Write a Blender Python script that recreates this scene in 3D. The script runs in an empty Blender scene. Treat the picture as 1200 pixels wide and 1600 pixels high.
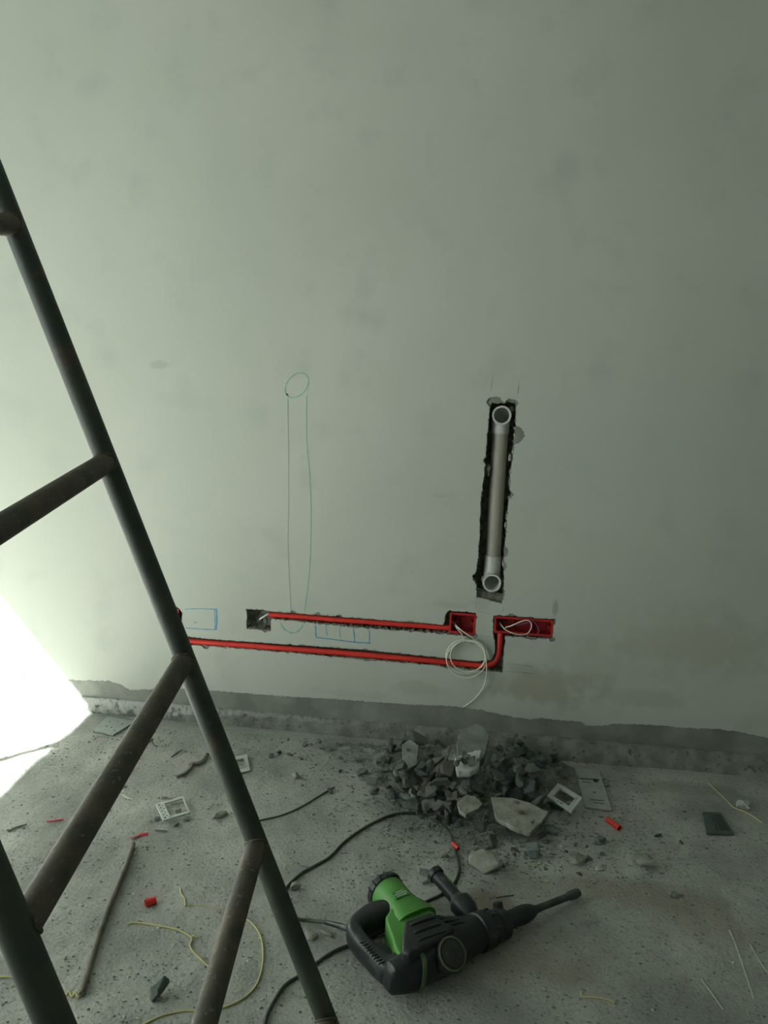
import bpy, bmesh, math, random
from mathutils import Vector, Matrix, noise, geometry

# ------------------------------------------------------------------ camera, light, exposure
SC = bpy.context.scene
COL = SC.collection
CAM_H, CAM_D = 1.25, 2.48535
YAW, PITCH, ROLL = math.radians(6.2432), math.radians(10.7848), math.radians(2.3482)
FPX = 1247.0
cy_, sy_, cp_, sp_ = math.cos(YAW), math.sin(YAW), math.cos(PITCH), math.sin(PITCH)
FWD = Vector((-sy_ * cp_, cy_ * cp_, -sp_))
_r = Vector((cy_, sy_, 0)); _u = _r.cross(FWD)
RGT = _r * math.cos(ROLL) + _u * math.sin(ROLL)
UPV = -_r * math.sin(ROLL) + _u * math.cos(ROLL)
CAMP = Vector((0, -CAM_D, CAM_H))
cam_data = bpy.data.cameras.new('camera')
cam = bpy.data.objects.new('camera', cam_data); COL.objects.link(cam)
M = Matrix((RGT, UPV, -FWD)).transposed().to_4x4(); M.translation = CAMP
cam.matrix_world = M
cam_data.sensor_fit = 'VERTICAL'; cam_data.sensor_height = 24.0
cam_data.lens = 24.0 * FPX / 1600.0
cam_data.clip_start = 0.05
SC.camera = cam

SC.view_settings.view_transform = 'Standard'
SC.view_settings.look = 'None'
SC.view_settings.gamma = 1.0
SC.view_settings.use_curve_mapping = False
SC.view_settings.exposure = 0.0

XL, XR, YB, ZC = -3.0, 2.3, -5.2, 2.7           # room extents
HWIN = 2.235                                      # top of the sliding door opening
MUL = -2.445                                     # centre of the door's middle post
world = bpy.data.worlds.new('world'); SC.world = world; world.use_nodes = True
wbg = world.node_tree.nodes['Background']
wbg.inputs[0].default_value = (0.88, 1.0, 0.93, 1); wbg.inputs[1].default_value = 0.8

def add_light(name, kind, energy, color, loc=(0, 0, 0), direction=(0, 0, -1), **kw):
    l = bpy.data.lights.new(name, kind); l.energy = energy; l.color = color
    for k, v in kw.items(): setattr(l, k, v)
    o = bpy.data.objects.new(name, l); COL.objects.link(o); o.location = loc
    o.rotation_euler = Vector(direction).to_track_quat('-Z', 'Y').to_euler()
    return o
add_light('sun', 'SUN', 68.0, (0.96, 1.0, 0.97), direction=(1, 1.25, -1.23), angle=math.radians(0.6))
add_light('door_daylight', 'AREA', 68.0, (0.88, 1.0, 0.96), loc=(XL - 0.12, -2.25, 1.25),
          direction=(1, 0, 0), shape='RECTANGLE', size=2.3, size_y=3.3)

# ------------------------------------------------------------------ pixel helpers
def ray(px, py):
    return FWD + RGT * ((px - 600) / FPX) - UPV * ((py - 800) / FPX)
def Wp(px, py, y=0.0):
    d = ray(px, py); return CAMP + d * ((CAM_D + y) / d.y)
def Fp(px, py, z=0.0):
    d = ray(px, py); return CAMP + d * ((z - CAM_H) / d.z)
def Dp(px, py, depth):
    return CAMP + ray(px, py) * depth

R = random.Random(7)
# ------------------------------------------------------------------ materials
def mat(name, c1, c2=None, rough=0.9, scale=8.0, detail=6.0, bump=0.0, bscale=60.0, spec=0.3, lo=0.35, hi=0.65, metal=0.0, c3=None, scale3=40.0, lo3=0.6, hi3=0.7):
    m = bpy.data.materials.new(name); m.use_nodes = True
    nt = m.node_tree; N = nt.nodes; L = nt.links
    b = N['Principled BSDF']; b.inputs['Roughness'].default_value = rough
    b.inputs['Metallic'].default_value = metal
    b.inputs['Specular IOR Level'].default_value = spec
    tc = N.new('ShaderNodeTexCoord')
    c1 = tuple(c1) + (1,); c2 = tuple(c2) + (1,) if c2 else c1
    n = N.new('ShaderNodeTexNoise'); n.inputs['Scale'].default_value = scale; n.inputs['Detail'].default_value = detail
    L.new(tc.outputs['Object'], n.inputs['Vector'])
    r = N.new('ShaderNodeValToRGB'); r.color_ramp.elements[0].position = lo; r.color_ramp.elements[1].position = hi
    r.color_ramp.elements[0].color = c1; r.color_ramp.elements[1].color = c2
    L.new(n.outputs['Fac'], r.inputs['Fac'])
    out = r.outputs['Color']
    if c3:
        n3 = N.new('ShaderNodeTexNoise'); n3.inputs['Scale'].default_value = scale3; n3.inputs['Detail'].default_value = 5
        L.new(tc.outputs['Object'], n3.inputs['Vector'])
        mr = N.new('ShaderNodeMapRange'); mr.inputs['From Min'].default_value = lo3; mr.inputs['From Max'].default_value = hi3
        L.new(n3.outputs['Fac'], mr.inputs['Value'])
        mx = N.new('ShaderNodeMix'); mx.data_type = 'RGBA'
        L.new(mr.outputs[0], mx.inputs[0]); L.new(out, mx.inputs[6]); mx.inputs[7].default_value = tuple(c3) + (1,)
        out = mx.outputs[2]
    L.new(out, b.inputs['Base Color'])
    if bump:
        nb = N.new('ShaderNodeTexNoise'); nb.inputs['Scale'].default_value = bscale; nb.inputs['Detail'].default_value = 8
        L.new(tc.outputs['Object'], nb.inputs['Vector'])
        bp = N.new('ShaderNodeBump'); bp.inputs['Strength'].default_value = bump; bp.inputs['Distance'].default_value = 0.003
        L.new(nb.outputs['Fac'], bp.inputs['Height']); L.new(bp.outputs['Normal'], b.inputs['Normal'])
    return m

def blob(m, centre, radii, color, strength=0.6, nscale=9.0, warp=0.35):
    """a stain with a shape of its own, mixed over the base colour in object space"""
    nt = m.node_tree; N = nt.nodes; L = nt.links
    b = N['Principled BSDF']; src = b.inputs['Base Color'].links[0].from_socket
    tc = N.new('ShaderNodeTexCoord')
    mp = N.new('ShaderNodeMapping'); mp.vector_type = 'TEXTURE'
    mp.inputs['Location'].default_value = centre; mp.inputs['Scale'].default_value = radii
    L.new(tc.outputs['Object'], mp.inputs['Vector'])
    ln = N.new('ShaderNodeVectorMath'); ln.operation = 'LENGTH'; L.new(mp.outputs[0], ln.inputs[0])
    n = N.new('ShaderNodeTexNoise'); n.inputs['Scale'].default_value = nscale; n.inputs['Detail'].default_value = 6
    L.new(tc.outputs['Object'], n.inputs['Vector'])
    a = N.new('ShaderNodeMath'); a.operation = 'MULTIPLY_ADD'; a.inputs[1].default_value = warp * 4; a.inputs[2].default_value = -warp * 2
    L.new(n.outputs['Fac'], a.inputs[0])
    s = N.new('ShaderNodeMath'); s.operation = 'ADD'; L.new(a.outputs[0], s.inputs[0]); L.new(ln.outputs['Value'], s.inputs[1])
    mr = N.new('ShaderNodeMapRange'); mr.interpolation_type = 'SMOOTHSTEP'
    mr.inputs['From Min'].default_value = 1.0; mr.inputs['From Max'].default_value = 0.35
    mr.inputs['To Max'].default_value = strength
    L.new(s.outputs[0], mr.inputs['Value'])
    mx = N.new('ShaderNodeMix'); mx.data_type = 'RGBA'
    L.new(mr.outputs[0], mx.inputs[0]); L.new(src, mx.inputs[6]); mx.inputs[7].default_value = tuple(color) + (1,)
    L.new(mx.outputs[2], b.inputs['Base Color'])

M_PLASTER = mat('skim_plaster', (0.435, 0.455, 0.40), (0.475, 0.49, 0.44), rough=0.85, scale=1.6, detail=9, bump=0.10, bscale=25, spec=0.2,
                c3=(0.41, 0.43, 0.385), scale3=7, lo3=0.55, hi3=0.75)
M_RAW = mat('raw_cement', (0.17, 0.18, 0.155), (0.26, 0.265, 0.235), scale=9, bump=0.6, bscale=120)
M_CUT = mat('chased_masonry', (0.15, 0.155, 0.13), (0.34, 0.33, 0.29), scale=55, bump=1.0, bscale=90)
M_FLOOR = mat('dusty_screed', (0.27, 0.275, 0.25), (0.45, 0.45, 0.41), scale=4.5, detail=15, bump=1.0, bscale=130,
              c3=(0.22, 0.225, 0.20), scale3=95, lo3=0.56, hi3=0.74, lo=0.34, hi=0.66)
M_FILLET = mat('mortar_fillet', (0.16, 0.165, 0.145), (0.27, 0.275, 0.245), scale=22, detail=12, bump=1.0, bscale=150, c3=(.10, .105, .09), scale3=60, lo3=.58, hi3=.70)
M_OTHER = mat('plain_plaster', (0.30, 0.32, 0.29), (0.34, 0.36, 0.33), scale=2)
M_ALU = mat('window_aluminium', (0.35, 0.36, 0.36), rough=0.4, metal=0.7)
M_PVC = mat('grey_pvc', (0.34, 0.315, 0.265), (0.39, 0.365, 0.315), rough=0.45, scale=5, spec=0.5)
M_PVC2 = mat('pale_pvc_fitting', (0.48, 0.49, 0.46), (0.54, 0.55, 0.52), rough=0.38, spec=0.5)
M_RED = mat('red_conduit_plastic', (0.72, 0.040, 0.026), (0.60, 0.032, 0.022), rough=0.35, scale=12, spec=0.5)
M_REDRIM = mat('red_rim_plastic', (0.46, 0.030, 0.024), (0.38, 0.025, 0.02), rough=0.4, scale=20)
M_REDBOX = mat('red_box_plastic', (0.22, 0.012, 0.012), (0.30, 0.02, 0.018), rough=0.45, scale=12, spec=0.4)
M_WIRE = mat('white_wire', (0.66, 0.66, 0.56), rough=0.5)
M_WIREY = mat('yellow_wire', (0.48, 0.43, 0.17), (0.56, 0.51, 0.25), rough=0.5, scale=30)
M_WIREP = mat('purple_wire', (0.17, 0.06, 0.17), rough=0.5)
M_CORD = mat('black_rubber_cord', (0.035, 0.038, 0.032), (0.085, 0.088, 0.075), rough=0.7, scale=9)
M_CORDG = mat('grey_wire', (0.07, 0.075, 0.065), rough=0.7)
M_TUBE = mat('green_painted_tube', (0.034, 0.043, 0.034), (0.060, 0.070, 0.054), rough=0.55, scale=10, spec=0.4, bump=0.3, bscale=80,
             c3=(0.085, 0.06, 0.045), scale3=26, lo3=0.62, hi3=0.72)
M_TUBE2 = mat('rusty_tube', (0.065, 0.066, 0.052), (0.12, 0.095, 0.072), rough=0.7, scale=22, detail=8, bump=0.5, bscale=90,
              c3=(0.17, 0.17, 0.14), scale3=120, lo3=0.62, hi3=0.72)
M_WELD = mat('weld', (0.06, 0.05, 0.04), (0.14, 0.13, 0.10), rough=0.7, scale=80, bump=0.6, bscale=200)
M_GREEN = mat('green_tool_plastic', (0.060, 0.215, 0.038), (0.085, 0.27, 0.052), rough=0.5, scale=14, spec=0.4,
              c3=(0.16, 0.22, 0.10), scale3=50, lo3=0.62, hi3=0.75)
M_BLACK = mat('black_tool_plastic', (0.0095, 0.012, 0.014), (0.018, 0.022, 0.025), rough=0.42, scale=14, spec=0.5,
              c3=(0.06, 0.07, 0.065), scale3=28, lo3=0.58, hi3=0.74)
M_DISC = mat('dusty_black_plastic', (0.035, 0.037, 0.033), (0.06, 0.062, 0.052), rough=0.7, scale=30)
M_PALEG = mat('pale_green_rubber', (0.11, 0.16, 0.075), (0.15, 0.19, 0.10), rough=0.6, scale=20)
M_STEEL = mat('dirty_steel', (0.06, 0.07, 0.065), (0.10, 0.11, 0.10), rough=0.5, metal=0.4, scale=30)
M_WHITEP = mat('white_panel_plastic', (0.46, 0.50, 0.46), (0.56, 0.60, 0.56), rough=0.6, scale=18, c3=(0.30, 0.33, 0.29), scale3=45, lo3=0.60, hi3=0.72)
M_PANEL = mat('dusty_grey_panel', (0.30, 0.33, 0.30), (0.36, 0.40, 0.36), rough=0.6, scale=18, c3=(0.24, 0.26, 0.23), scale3=60, lo3=0.62, hi3=0.72)
M_DKPLATE = mat('dark_green_plate', (0.07, 0.10, 0.09), (0.10, 0.125, 0.11), rough=0.6, scale=18)
M_PRINT = mat('dark_print', (0.055, 0.068, 0.062), rough=0.7)
M_STICK = mat('dusty_grey_rod', (0.12, 0.11, 0.085), (0.21, 0.20, 0.165), rough=0.9, scale=25, bump=0.5)
M_ROCKS = [mat('rubble_a', (0.13, 0.15, 0.14), (0.22, 0.24, 0.22), scale=22, bump=1.0, bscale=110),
           mat('rubble_b', (0.17, 0.185, 0.165), (0.28, 0.29, 0.26), scale=22, bump=1.0, bscale=110),
           mat('rubble_c', (0.20, 0.20, 0.17), (0.33, 0.32, 0.275), scale=22, bump=1.0, bscale=110),
           mat('rubble_d', (0.12, 0.155, 0.15), (0.19, 0.225, 0.215), scale=22, bump=1.0, bscale=110)]
M_PALE = mat('pale_mortar', (0.24, 0.24, 0.20), (0.36, 0.35, 0.30), scale=22, bump=1.0, bscale=90)
M_WFLAKE = mat('white_plaster_flake', (0.46, 0.47, 0.43), (0.60, 0.61, 0.57), scale=22, bump=0.5)
M_GREENM = mat('green_marker', (0.15, 0.36, 0.26), (0.26, 0.44, 0.34), rough=0.8, scale=60)
M_BLUEM = mat('blue_marker', (0.07, 0.25, 0.42), (0.15, 0.34, 0.46), rough=0.8, scale=60)
M_FAINT = mat('faint_pencil', (0.22, 0.30, 0.24), (0.34, 0.40, 0.34), rough=0.8, scale=40)
M_SCUFF = mat('pale_scrape', (0.50, 0.51, 0.47), (0.42, 0.43, 0.39), rough=0.9, scale=60)

# ------------------------------------------------------------------ mesh helpers
def link(name, me_or_bm, m, parent=None, smooth=False):
    if isinstance(me_or_bm, bmesh.types.BMesh):
        me = bpy.data.meshes.new(name); bmesh.ops.recalc_face_normals(me_or_bm, faces=me_or_bm.faces[:])
        me_or_bm.to_mesh(me); me_or_bm.free()
    else: me = me_or_bm
    if m and not me.materials: me.materials.append(m)
    if smooth:
        for p in me.polygons: p.use_smooth = True
    o = bpy.data.objects.new(name, me); COL.objects.link(o)
    if parent:
        o.parent = parent
    return o
def tag(o, label, cat, group=None, kind=None):
    if label: o['label'] = label
    if cat: o['category'] = cat
    if group: o['group'] = group
    if kind: o['kind'] = kind
    return o
def thing(name, loc, label, cat, group=None, rot=None):
    o = bpy.data.objects.new(name, None); COL.objects.link(o); o.location = loc
    o.empty_display_size = 0.05
    if rot is not None: o.rotation_euler = rot
    return tag(o, label, cat, group)
def struct(o): o['kind'] = 'structure'; return o

def spline(pts, n=8):
    pts = [Vector(p) for p in pts]
    out = []
    for i in range(len(pts) - 1):
        p0 = pts[i - 1] if i else pts[0] * 2 - pts[1]
        p1, p2 = pts[i], pts[i + 1]
        p3 = pts[i + 2] if i + 2 < len(pts) else p2 * 2 - p1
        for k in range(n):
            t = k / n
            out.append(0.5 * ((2 * p1) + (p2 - p0) * t + (2 * p0 - 5 * p1 + 4 * p2 - p3) * t * t + (3 * p1 - p0 - 3 * p2 + p3) * t ** 3))
    out.append(pts[-1]); return out
def ring_frames(pts):
    T = []
    for i in range(len(pts)):
        a = pts[max(i - 1, 0)]; b = pts[min(i + 1, len(pts) - 1)]
        T.append((b - a).normalized())
    n = T[0].orthogonal().normalized(); F = []
    for t in T:
        n = (n - t * n.dot(t))
        n = n.normalized() if n.length > 1e-9 else t.orthogonal().normalized()
        F.append((n.copy(), t.cross(n)))
    return F
def add_tube(bm, pts, rad, seg=10, caps=True, off=Vector((0, 0, 0))):
    pts = [Vector(p) - off for p in pts]
    F = ring_frames(pts); rings = []
    for i, p in enumerate(pts):
        r = rad(i / (len(pts) - 1)) if callable(rad) else (rad[i] if isinstance(rad, (list, tuple)) else rad)
        rings.append([bm.verts.new(p + (F[i][0] * math.cos(2 * math.pi * k / seg) + F[i][1] * math.sin(2 * math.pi * k / seg)) * r) for k in range(seg)])
    for a, b in zip(rings, rings[1:]):
        for k in range(seg): bm.faces.new((a[k], a[(k + 1) % seg], b[(k + 1) % seg], b[k]))
    if caps: bm.faces.new(rings[0][::-1]); bm.faces.new(rings[-1])
    return rings
def add_pipe(bm, pts, ro, ri, seg=32, off=Vector((0, 0, 0))):
    """open hollow pipe"""
    a = add_tube(bm, pts, ro, seg, False, off); b = add_tube(bm, pts, ri, seg, False, off)
    for e in (0, -1):
        for k in range(seg): bm.faces.new((a[e][k], a[e][(k + 1) % seg], b[e][(k + 1) % seg], b[e][k]))
def add_box(bm, c, x, y, z):
    """box by centre and three half vectors"""
    c, x, y, z = map(Vector, (c, x, y, z)); v = []
    for i in (-1, 1):
        for j in (-1, 1):
            for k in (-1, 1): v.append(bm.verts.new(c + x * i + y * j + z * k))
    for f in ((0, 1, 3, 2), (4, 6, 7, 5), (0, 4, 5, 1), (2, 3, 7, 6), (0, 2, 6, 4), (1, 5, 7, 3)):
        bm.faces.new([v[i] for i in f])
def bev(bm, w, seg=2):
    bmesh.ops.recalc_face_normals(bm, faces=bm.faces[:])
    bmesh.ops.bevel(bm, geom=bm.edges[:], offset=w, segments=seg, affect='EDGES', profile=0.6, clamp_overlap=True)
def add_prism(bm, poly, z0, z1):
    """poly: list of 2D/3D world xy points"""
    a = [bm.verts.new((p[0], p[1], z0)) for p in poly]; b = [bm.verts.new((p[0], p[1], z1)) for p in poly]
    n = len(poly)
    bm.faces.new(a[::-1]); bm.faces.new(b)
    for i in range(n): bm.faces.new((a[i], a[(i + 1) % n], b[(i + 1) % n], b[i]))
def add_loft(bm, secs, seg=28, off=Vector((0, 0, 0))):
    """secs: (centre, axis_a, axis_b, exponent): superellipse sections"""
    rings = []
    for c, a, b, e in secs:
        c = Vector(c) - off; rr = []
        for k in range(seg):
            t = 2 * math.pi * (k + 0.5) / seg; ct, st = math.cos(t), math.sin(t)
            x = math.copysign(abs(ct) ** (2 / e), ct); y = math.copysign(abs(st) ** (2 / e), st)
            rr.append(bm.verts.new(c + a * x + b * y))
        rings.append(rr)
    for a, b in zip(rings, rings[1:]):
        for k in range(seg): bm.faces.new((a[k], a[(k + 1) % seg], b[(k + 1) % seg], b[k]))
    bm.faces.new(rings[0][::-1]); bm.faces.new(rings[-1])
def autosmooth(o, ang=40):
    me = o.data
    bm = bmesh.new(); bm.from_mesh(me)
    lim = math.radians(ang)
    for e in bm.edges:
        e.smooth = not (len(e.link_faces) == 2 and e.calc_face_angle(0) > lim)
    for f in bm.faces: f.smooth = True
    bm.to_mesh(me); bm.free(); return o

# ================================================================== SETTING
def fbm(x, y, z=0.0): return noise.fractal(Vector((x, y, z)), 0.9, 2.0, 5)
def heap(x, y):
    """height of the rubble mound above the floor"""
    h = 0
    for cx, cyy, sx, sy, a in HEAPS:
        h += a * math.exp(-((x - cx) / sx) ** 2 - ((y - cyy) / sy) ** 2)
    return h
def hp(px, py, sx, sy, a):
    p = Fp(px, py); return (p.x, p.y, sx, sy, a)
HEAPS = [hp(740, 1195, .13, .085, .062), hp(690, 1232, .12, .08, .022), hp(830, 1215, .11, .10, .035), hp(650, 1190, .12, .07, .028), hp(785, 1262, .10, .09, .020), hp(570, 1175, .12, .05, .012)]
def floor_z(x, y):
    return 0.0045 * fbm(x * 3.1, y * 3.1, 3) + 0.0028 * fbm(x * 16, y * 16, 9)

# floor
xs = [XL, -2.6, -2.2] + [-1.9 + i * 0.011 for i in range(int(2.95 / 0.011))] + [1.2, 1.6, XR]
ys = [YB, -4.2, -3.2, -2.4] + [-1.75 + i * 0.011 for i in range(int(1.74 / 0.011))] + [0.02]
bm = bmesh.new(); G = []
for y in ys:
    G.append([bm.verts.new((x, y, floor_z(x, y))) for x in xs])
for j in range(len(ys) - 1):
    for i in range(len(xs) - 1): bm.faces.new((G[j][i], G[j][i + 1], G[j + 1][i + 1], G[j + 1][i]))
floor = struct(link('floor', bm, M_FLOOR, smooth=True))
for (px, py, rx, ry, c, s) in [(985, 1395, .30, .07, (.28, .25, .20), .7), (820, 1500, .22, .10, (.30, .265, .22), .6), (760, 1410, .10, .05, (.18, .13, .09), .6),
                            (1120, 1450, .16, .12, (.31, .28, .235), .5), (620, 1330, .16, .06, (.34, .34, .30), .6), (1050, 1230, .25, .06, (.26, .26, .225), .5),
                            (720, 1280, .34, .16, (.19, .205, .185), .75)]:
    p = Fp(px, py); blob(M_FLOOR, (p.x, p.y, 0), (rx, ry, 1), c, s)

# back wall -- polygons in (x, z) of the wall plane
def dens(poly, step):
    out = []
    for i in range(len(poly)):
        a = Vector(poly[i]); b = Vector(poly[(i + 1) % len(poly)])
        n = max(1, int((b - a).length / step))
        for k in range(n): out.append(a.lerp(b, k / n))
    return out
def area(poly):
    return 0.5 * sum(poly[i][0] * poly[(i + 1) % len(poly)][1] - poly[(i + 1) % len(poly)][0] * poly[i][1] for i in range(len(poly)))
def W2(px, py): p = Wp(px, py); return (p.x, p.z)
def jag(poly, amp, step, bumps=(), seed=0.0, base=0.0):
    fine = amp * 1.0
    """grow a polygon outward by a ragged amount"""
    p = dens([Vector(v) for v in poly], step)
    if area(p) < 0: p.reverse()
    out = []; n = len(p)
    for i in range(n):
        t = (p[(i + 1) % n] - p[i - 1]); t = t.normalized() if t.length > 0 else Vector((1, 0))
        nrm = Vector((t.y, -t.x))
        v = noise.noise(Vector((p[i].x * 160, p[i].y * 160, seed))); w = noise.noise(Vector((p[i].x * 50, p[i].y * 50, seed + 5)))
        q = noise.noise(Vector((p[i].x * 420, p[i].y * 420, seed + 2)))
        a = base + amp * max(0.0, 0.30 + v * 1.2 + w * 1.1 + q * .9)
        for bx, bz, br, ba in bumps:
            d = math.hypot(p[i].x - bx, p[i].y - bz)
            if d < br: a += ba * (1 - (d / br) ** 2) ** 0.7
        out.append(p[i] + nrm * a)
    return out

CH_V = [(768, 629), (765, 640), (764, 655), (762, 680), (760, 700), (758, 735), (756, 750), (754, 765), (752, 785), (751, 800), (750, 830), (749, 848),
        (748, 870), (746, 885), (742, 900), (741, 906), (745, 915), (745, 933), (765, 937), (784, 943), (787, 930), (787, 900), (787, 880), (789, 850), (791, 820), (793, 800),
        (795, 780), (796, 765), (797, 745), (800, 720), (803, 695), (805, 670), (806, 650), (806, 630), (795, 628), (783, 631)]
CH_U = [(386, 953), (400, 953), (416, 954), (440, 957), (480, 960), (530, 964), (575, 968), (620, 971), (660, 974), (694, 977), (697, 962), (702, 955), (722, 956), (744, 958),
        (742, 994), (722, 993), (700, 990), (660, 987), (610, 984), (560, 980), (500, 974), (450, 969), (424, 967), (422, 984), (408, 984), (386, 981)]
CH_L = [(256, 948), (268, 947), (279, 950), (284, 958), (284, 970), (280, 977), (277, 978), (277, 993), (300, 996), (340, 1000), (400, 1004), (460, 1008), (520, 1012), (580, 1017), (640, 1023), (700, 1029), (745, 1034),
        (767, 1032), (773, 1020), (774, 1005), (771, 994), (771, 962), (800, 963), (835, 966), (865, 968), (863, 998), (830, 996), (790, 994), (788, 1010), (786, 1030), (785, 1050), (768, 1049), (756, 1048),
        (700, 1042), (640, 1036), (580, 1031), (520, 1026), (460, 1020), (400, 1015), (340, 1010), (300, 1008), (267, 1007), (267, 978), (256, 976)]
pxm = 0.00197
def bmp(px, py, r, a): x, z = W2(px, py); return (x, z, r * pxm, a * pxm)
holes0 = [
    jag([W2(*p) for p in CH_V], 0.0036, 0.002, [bmp(808, 680, 15, 15), bmp(797, 773, 7, 6), bmp(789, 862, 9, 6), bmp(788, 884, 7, 4), bmp(775, 626, 13, 9), bmp(800, 626, 11, 5), bmp(757, 720, 6, 3), bmp(741, 902, 6, 3)], 1.0),
    jag([W2(*p) for p in CH_U], 0.0040, 0.002, [bmp(458, 958, 5, 3), bmp(496, 960, 6, 4), bmp(530, 963, 6, 3), bmp(414, 986, 6, 4), bmp(640, 972, 6, 2), bmp(700, 960, 8, 2), bmp(738, 996, 9, 5)], 2.0),
    jag([W2(*p) for p in CH_L], 0.0036, 0.002, [bmp(321, 1010, 7, 5), bmp(570, 1017, 6, 3), bmp(574, 1032, 7, 3), bmp(800, 962, 8, 3), bmp(830, 998, 12, 3), bmp(862, 1000, 5, 6), bmp(868, 972, 6, 5)], 3.0)]
def sliver(a, b, w, seed):
    a = Vector(W2(*a)); b = Vector(W2(*b)); d = (b - a); n = int(d.length / 0.004); d.normalize(); q = Vector((-d.y, d.x))
    up, dn = [], []
    for i in range(n + 1):
        p = a.lerp(b, i / n); e = math.sin(math.pi * min(1, max(0.08, i / n))) ** 0.3 if i < n else 0.1
        s = w * pxm * (0.35 + 0.9 * abs(noise.noise(Vector((p.x * 200, p.y * 200, seed)))) * 2) * e
        up.append(p + q * s); dn.append(p - q * s * 0.8)
    return up + dn[::-1]
for k, (a, b, w) in enumerate([((771, 585), (766.5, 611), .55), ((811, 598), (808.5, 617), .6), ((744, 940), (743.5, 952), .4), ((786, 948), (785.5, 957), .4),
                             ((792, 1036), (835, 1042), .35), ((792, 1049), (842, 1053), .3), ((748, 956), (767, 959), .3), ((749, 993), (766, 995), .3)]):
    holes0.append(sliver(a, b, w, k * 3.7))
deep = [jag([W2(*p) for p in CH_V], 0.0034, 0.003, [bmp(757, 720, 6, 3), bmp(741, 902, 7, 4), bmp(797, 773, 6, 4)], 4, -0.0012), jag([W2(*p) for p in CH_U], 0.0034, 0.003, seed=5, base=-0.0010), jag([W2(*p) for p in CH_L], 0.0032, 0.003, seed=6, base=-0.0010)]
DEPTHS = [0.085, 0.046, 0.046]
# lower edge of the white skim coat
SK = [(-60, 1055), (60, 1060), (101, 1062), (130, 1063), (172, 1064), (190, 1070), (203, 1078), (240, 1077), (300, 1076), (380, 1083), (460, 1089), (520, 1092), (560, 1095), (640, 1101), (700, 1103),
      (730, 1106), (755, 1110), (800, 1120), (830, 1124), (845, 1122), (880, 1126), (908, 1127), (915, 1134), (945, 1134), (960, 1131), (1000, 1132), (1040, 1134), (1060, 1137), (1120, 1139), (1150, 1143), (1200, 1153), (1300, 1164)]
sk = [Vector(W2(*p)) for p in SK]
edge = [Vector((XL, sk[0].y))]
for a, b in zip(sk, sk[1:]):
    n = max(1, int((b - a).length / 0.0035))
    for k in range(n):
        p = a.lerp(b, k / n)
        edge.append(p + Vector((0, 0.0045 * noise.noise(Vector((p.x * 150, 0, 2))) + 0.003 * noise.noise(Vector((p.x * 45, 3, 2))))))
edge.append(Vector((XR, sk[-1].y)))
outer0 = edge + [Vector((XR, ZC)), Vector((XL, ZC))]
outer1 = [Vector((XL, -0.03)), Vector((XR, -0.03)), Vector((XR, ZC)), Vector((XL, ZC))]
SKT = 0.004
bm = bmesh.new()
def fill(loops, y, mi):
    allp = [p for l in loops for p in l]
    tris = geometry.tessellate_polygon([[Vector((p.x, p.y, 0)) for p in l] for l in loops])
    vs = [bm.verts.new((p.x, y, p.y)) for p in allp]
    for t in tris:
        try:
            f = bm.faces.new([vs[i] for i in t]); f.material_index = mi
        except ValueError: pass
def skirt(loop, y0, y1, mi, closed=True, rough=0.0):
    n = len(loop)
    lay = 1 if rough == 0 else 4
    prev = [bm.verts.new((p.x, y0, p.y)) for p in loop]
    for L_ in range(1, lay + 1):
        y = y0 + (y1 - y0) * L_ / lay
        cur = []
        for p in loop:
            o = Vector((noise.noise(Vector((p.x * 90, p.y * 90, y * 90))), noise.noise(Vector((p.x * 90 + 9, p.y * 90, y * 90))))) * rough
            cur.append(bm.verts.new((p.x + o.x, y, p.y + o.y)))
        for i in range(n if closed else n - 1):
            f = bm.faces.new((prev[i], prev[(i + 1) % n], cur[(i + 1) % n], cur[i])); f.material_index = mi
        prev = cur
fill([outer0] + holes0, 0.0, 0)
for l in holes0: skirt(l, 0.0, SKT, 2)
skirt(edge, 0.0, SKT, 1, closed=False)
fill([outer1] + deep, SKT, 1)
for l, d in zip(deep, DEPTHS):
    skirt(l, SKT, d, 2, rough=0.007)
    c = [Vector((p.x, p.y)) for p in l]
    fill([c], d - 0.003, 2)
for (x0, z0, x1, z1) in [(XL, -0.03, XR, ZC)]:      # rear face
    vs = [bm.verts.new(v) for v in ((x0, 0.2, z0), (x1, 0.2, z0), (x1, 0.2, z1), (x0, 0.2, z1))]
    bm.faces.new(vs).material_index = 1
me = bpy.data.meshes.new('wall_back'); bm.to_mesh(me); bm.free()
for m in (M_PLASTER, M_RAW, M_CUT): me.materials.append(m)
wall = struct(bpy.data.objects.new('wall_back', me)); COL.objects.link(wall)
for (px, py, rx, rz, c, s) in [(850, 1075, .24, .09, (.30, .28, .215), .62), (930, 1035, .22, .10, (.40, .39, .33), .45), (1000, 700, .5, .25, (.45, .475, .455), .4), (1090, 1010, .34, .13, (.385, .375, .30), .5), (650, 1075, .12, .035, (.36, .36, .30), .5), (868, 950, .010, .035, (.28, .29, .22), .7),
                             (700, 945, .07, .02, (.37, .37, .31), .6), (752, 940, .035, .04, (.36, .38, .34), .5), (250, 570, .05, .018, (.34, .36, .31), .6), (1000, 1090, .25, .04, (.36, .36, .31), .5),
                             (690, 775, .05, .012, (.38, .40, .36), .5), (560, 1085, .2, .02, (.37, .38, .33), .4)]:
    p = Wp(px, py); blob(M_PLASTER, (p.x, 0, p.z), (rx, 1, rz), c, s, nscale=16, warp=0.5)

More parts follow.
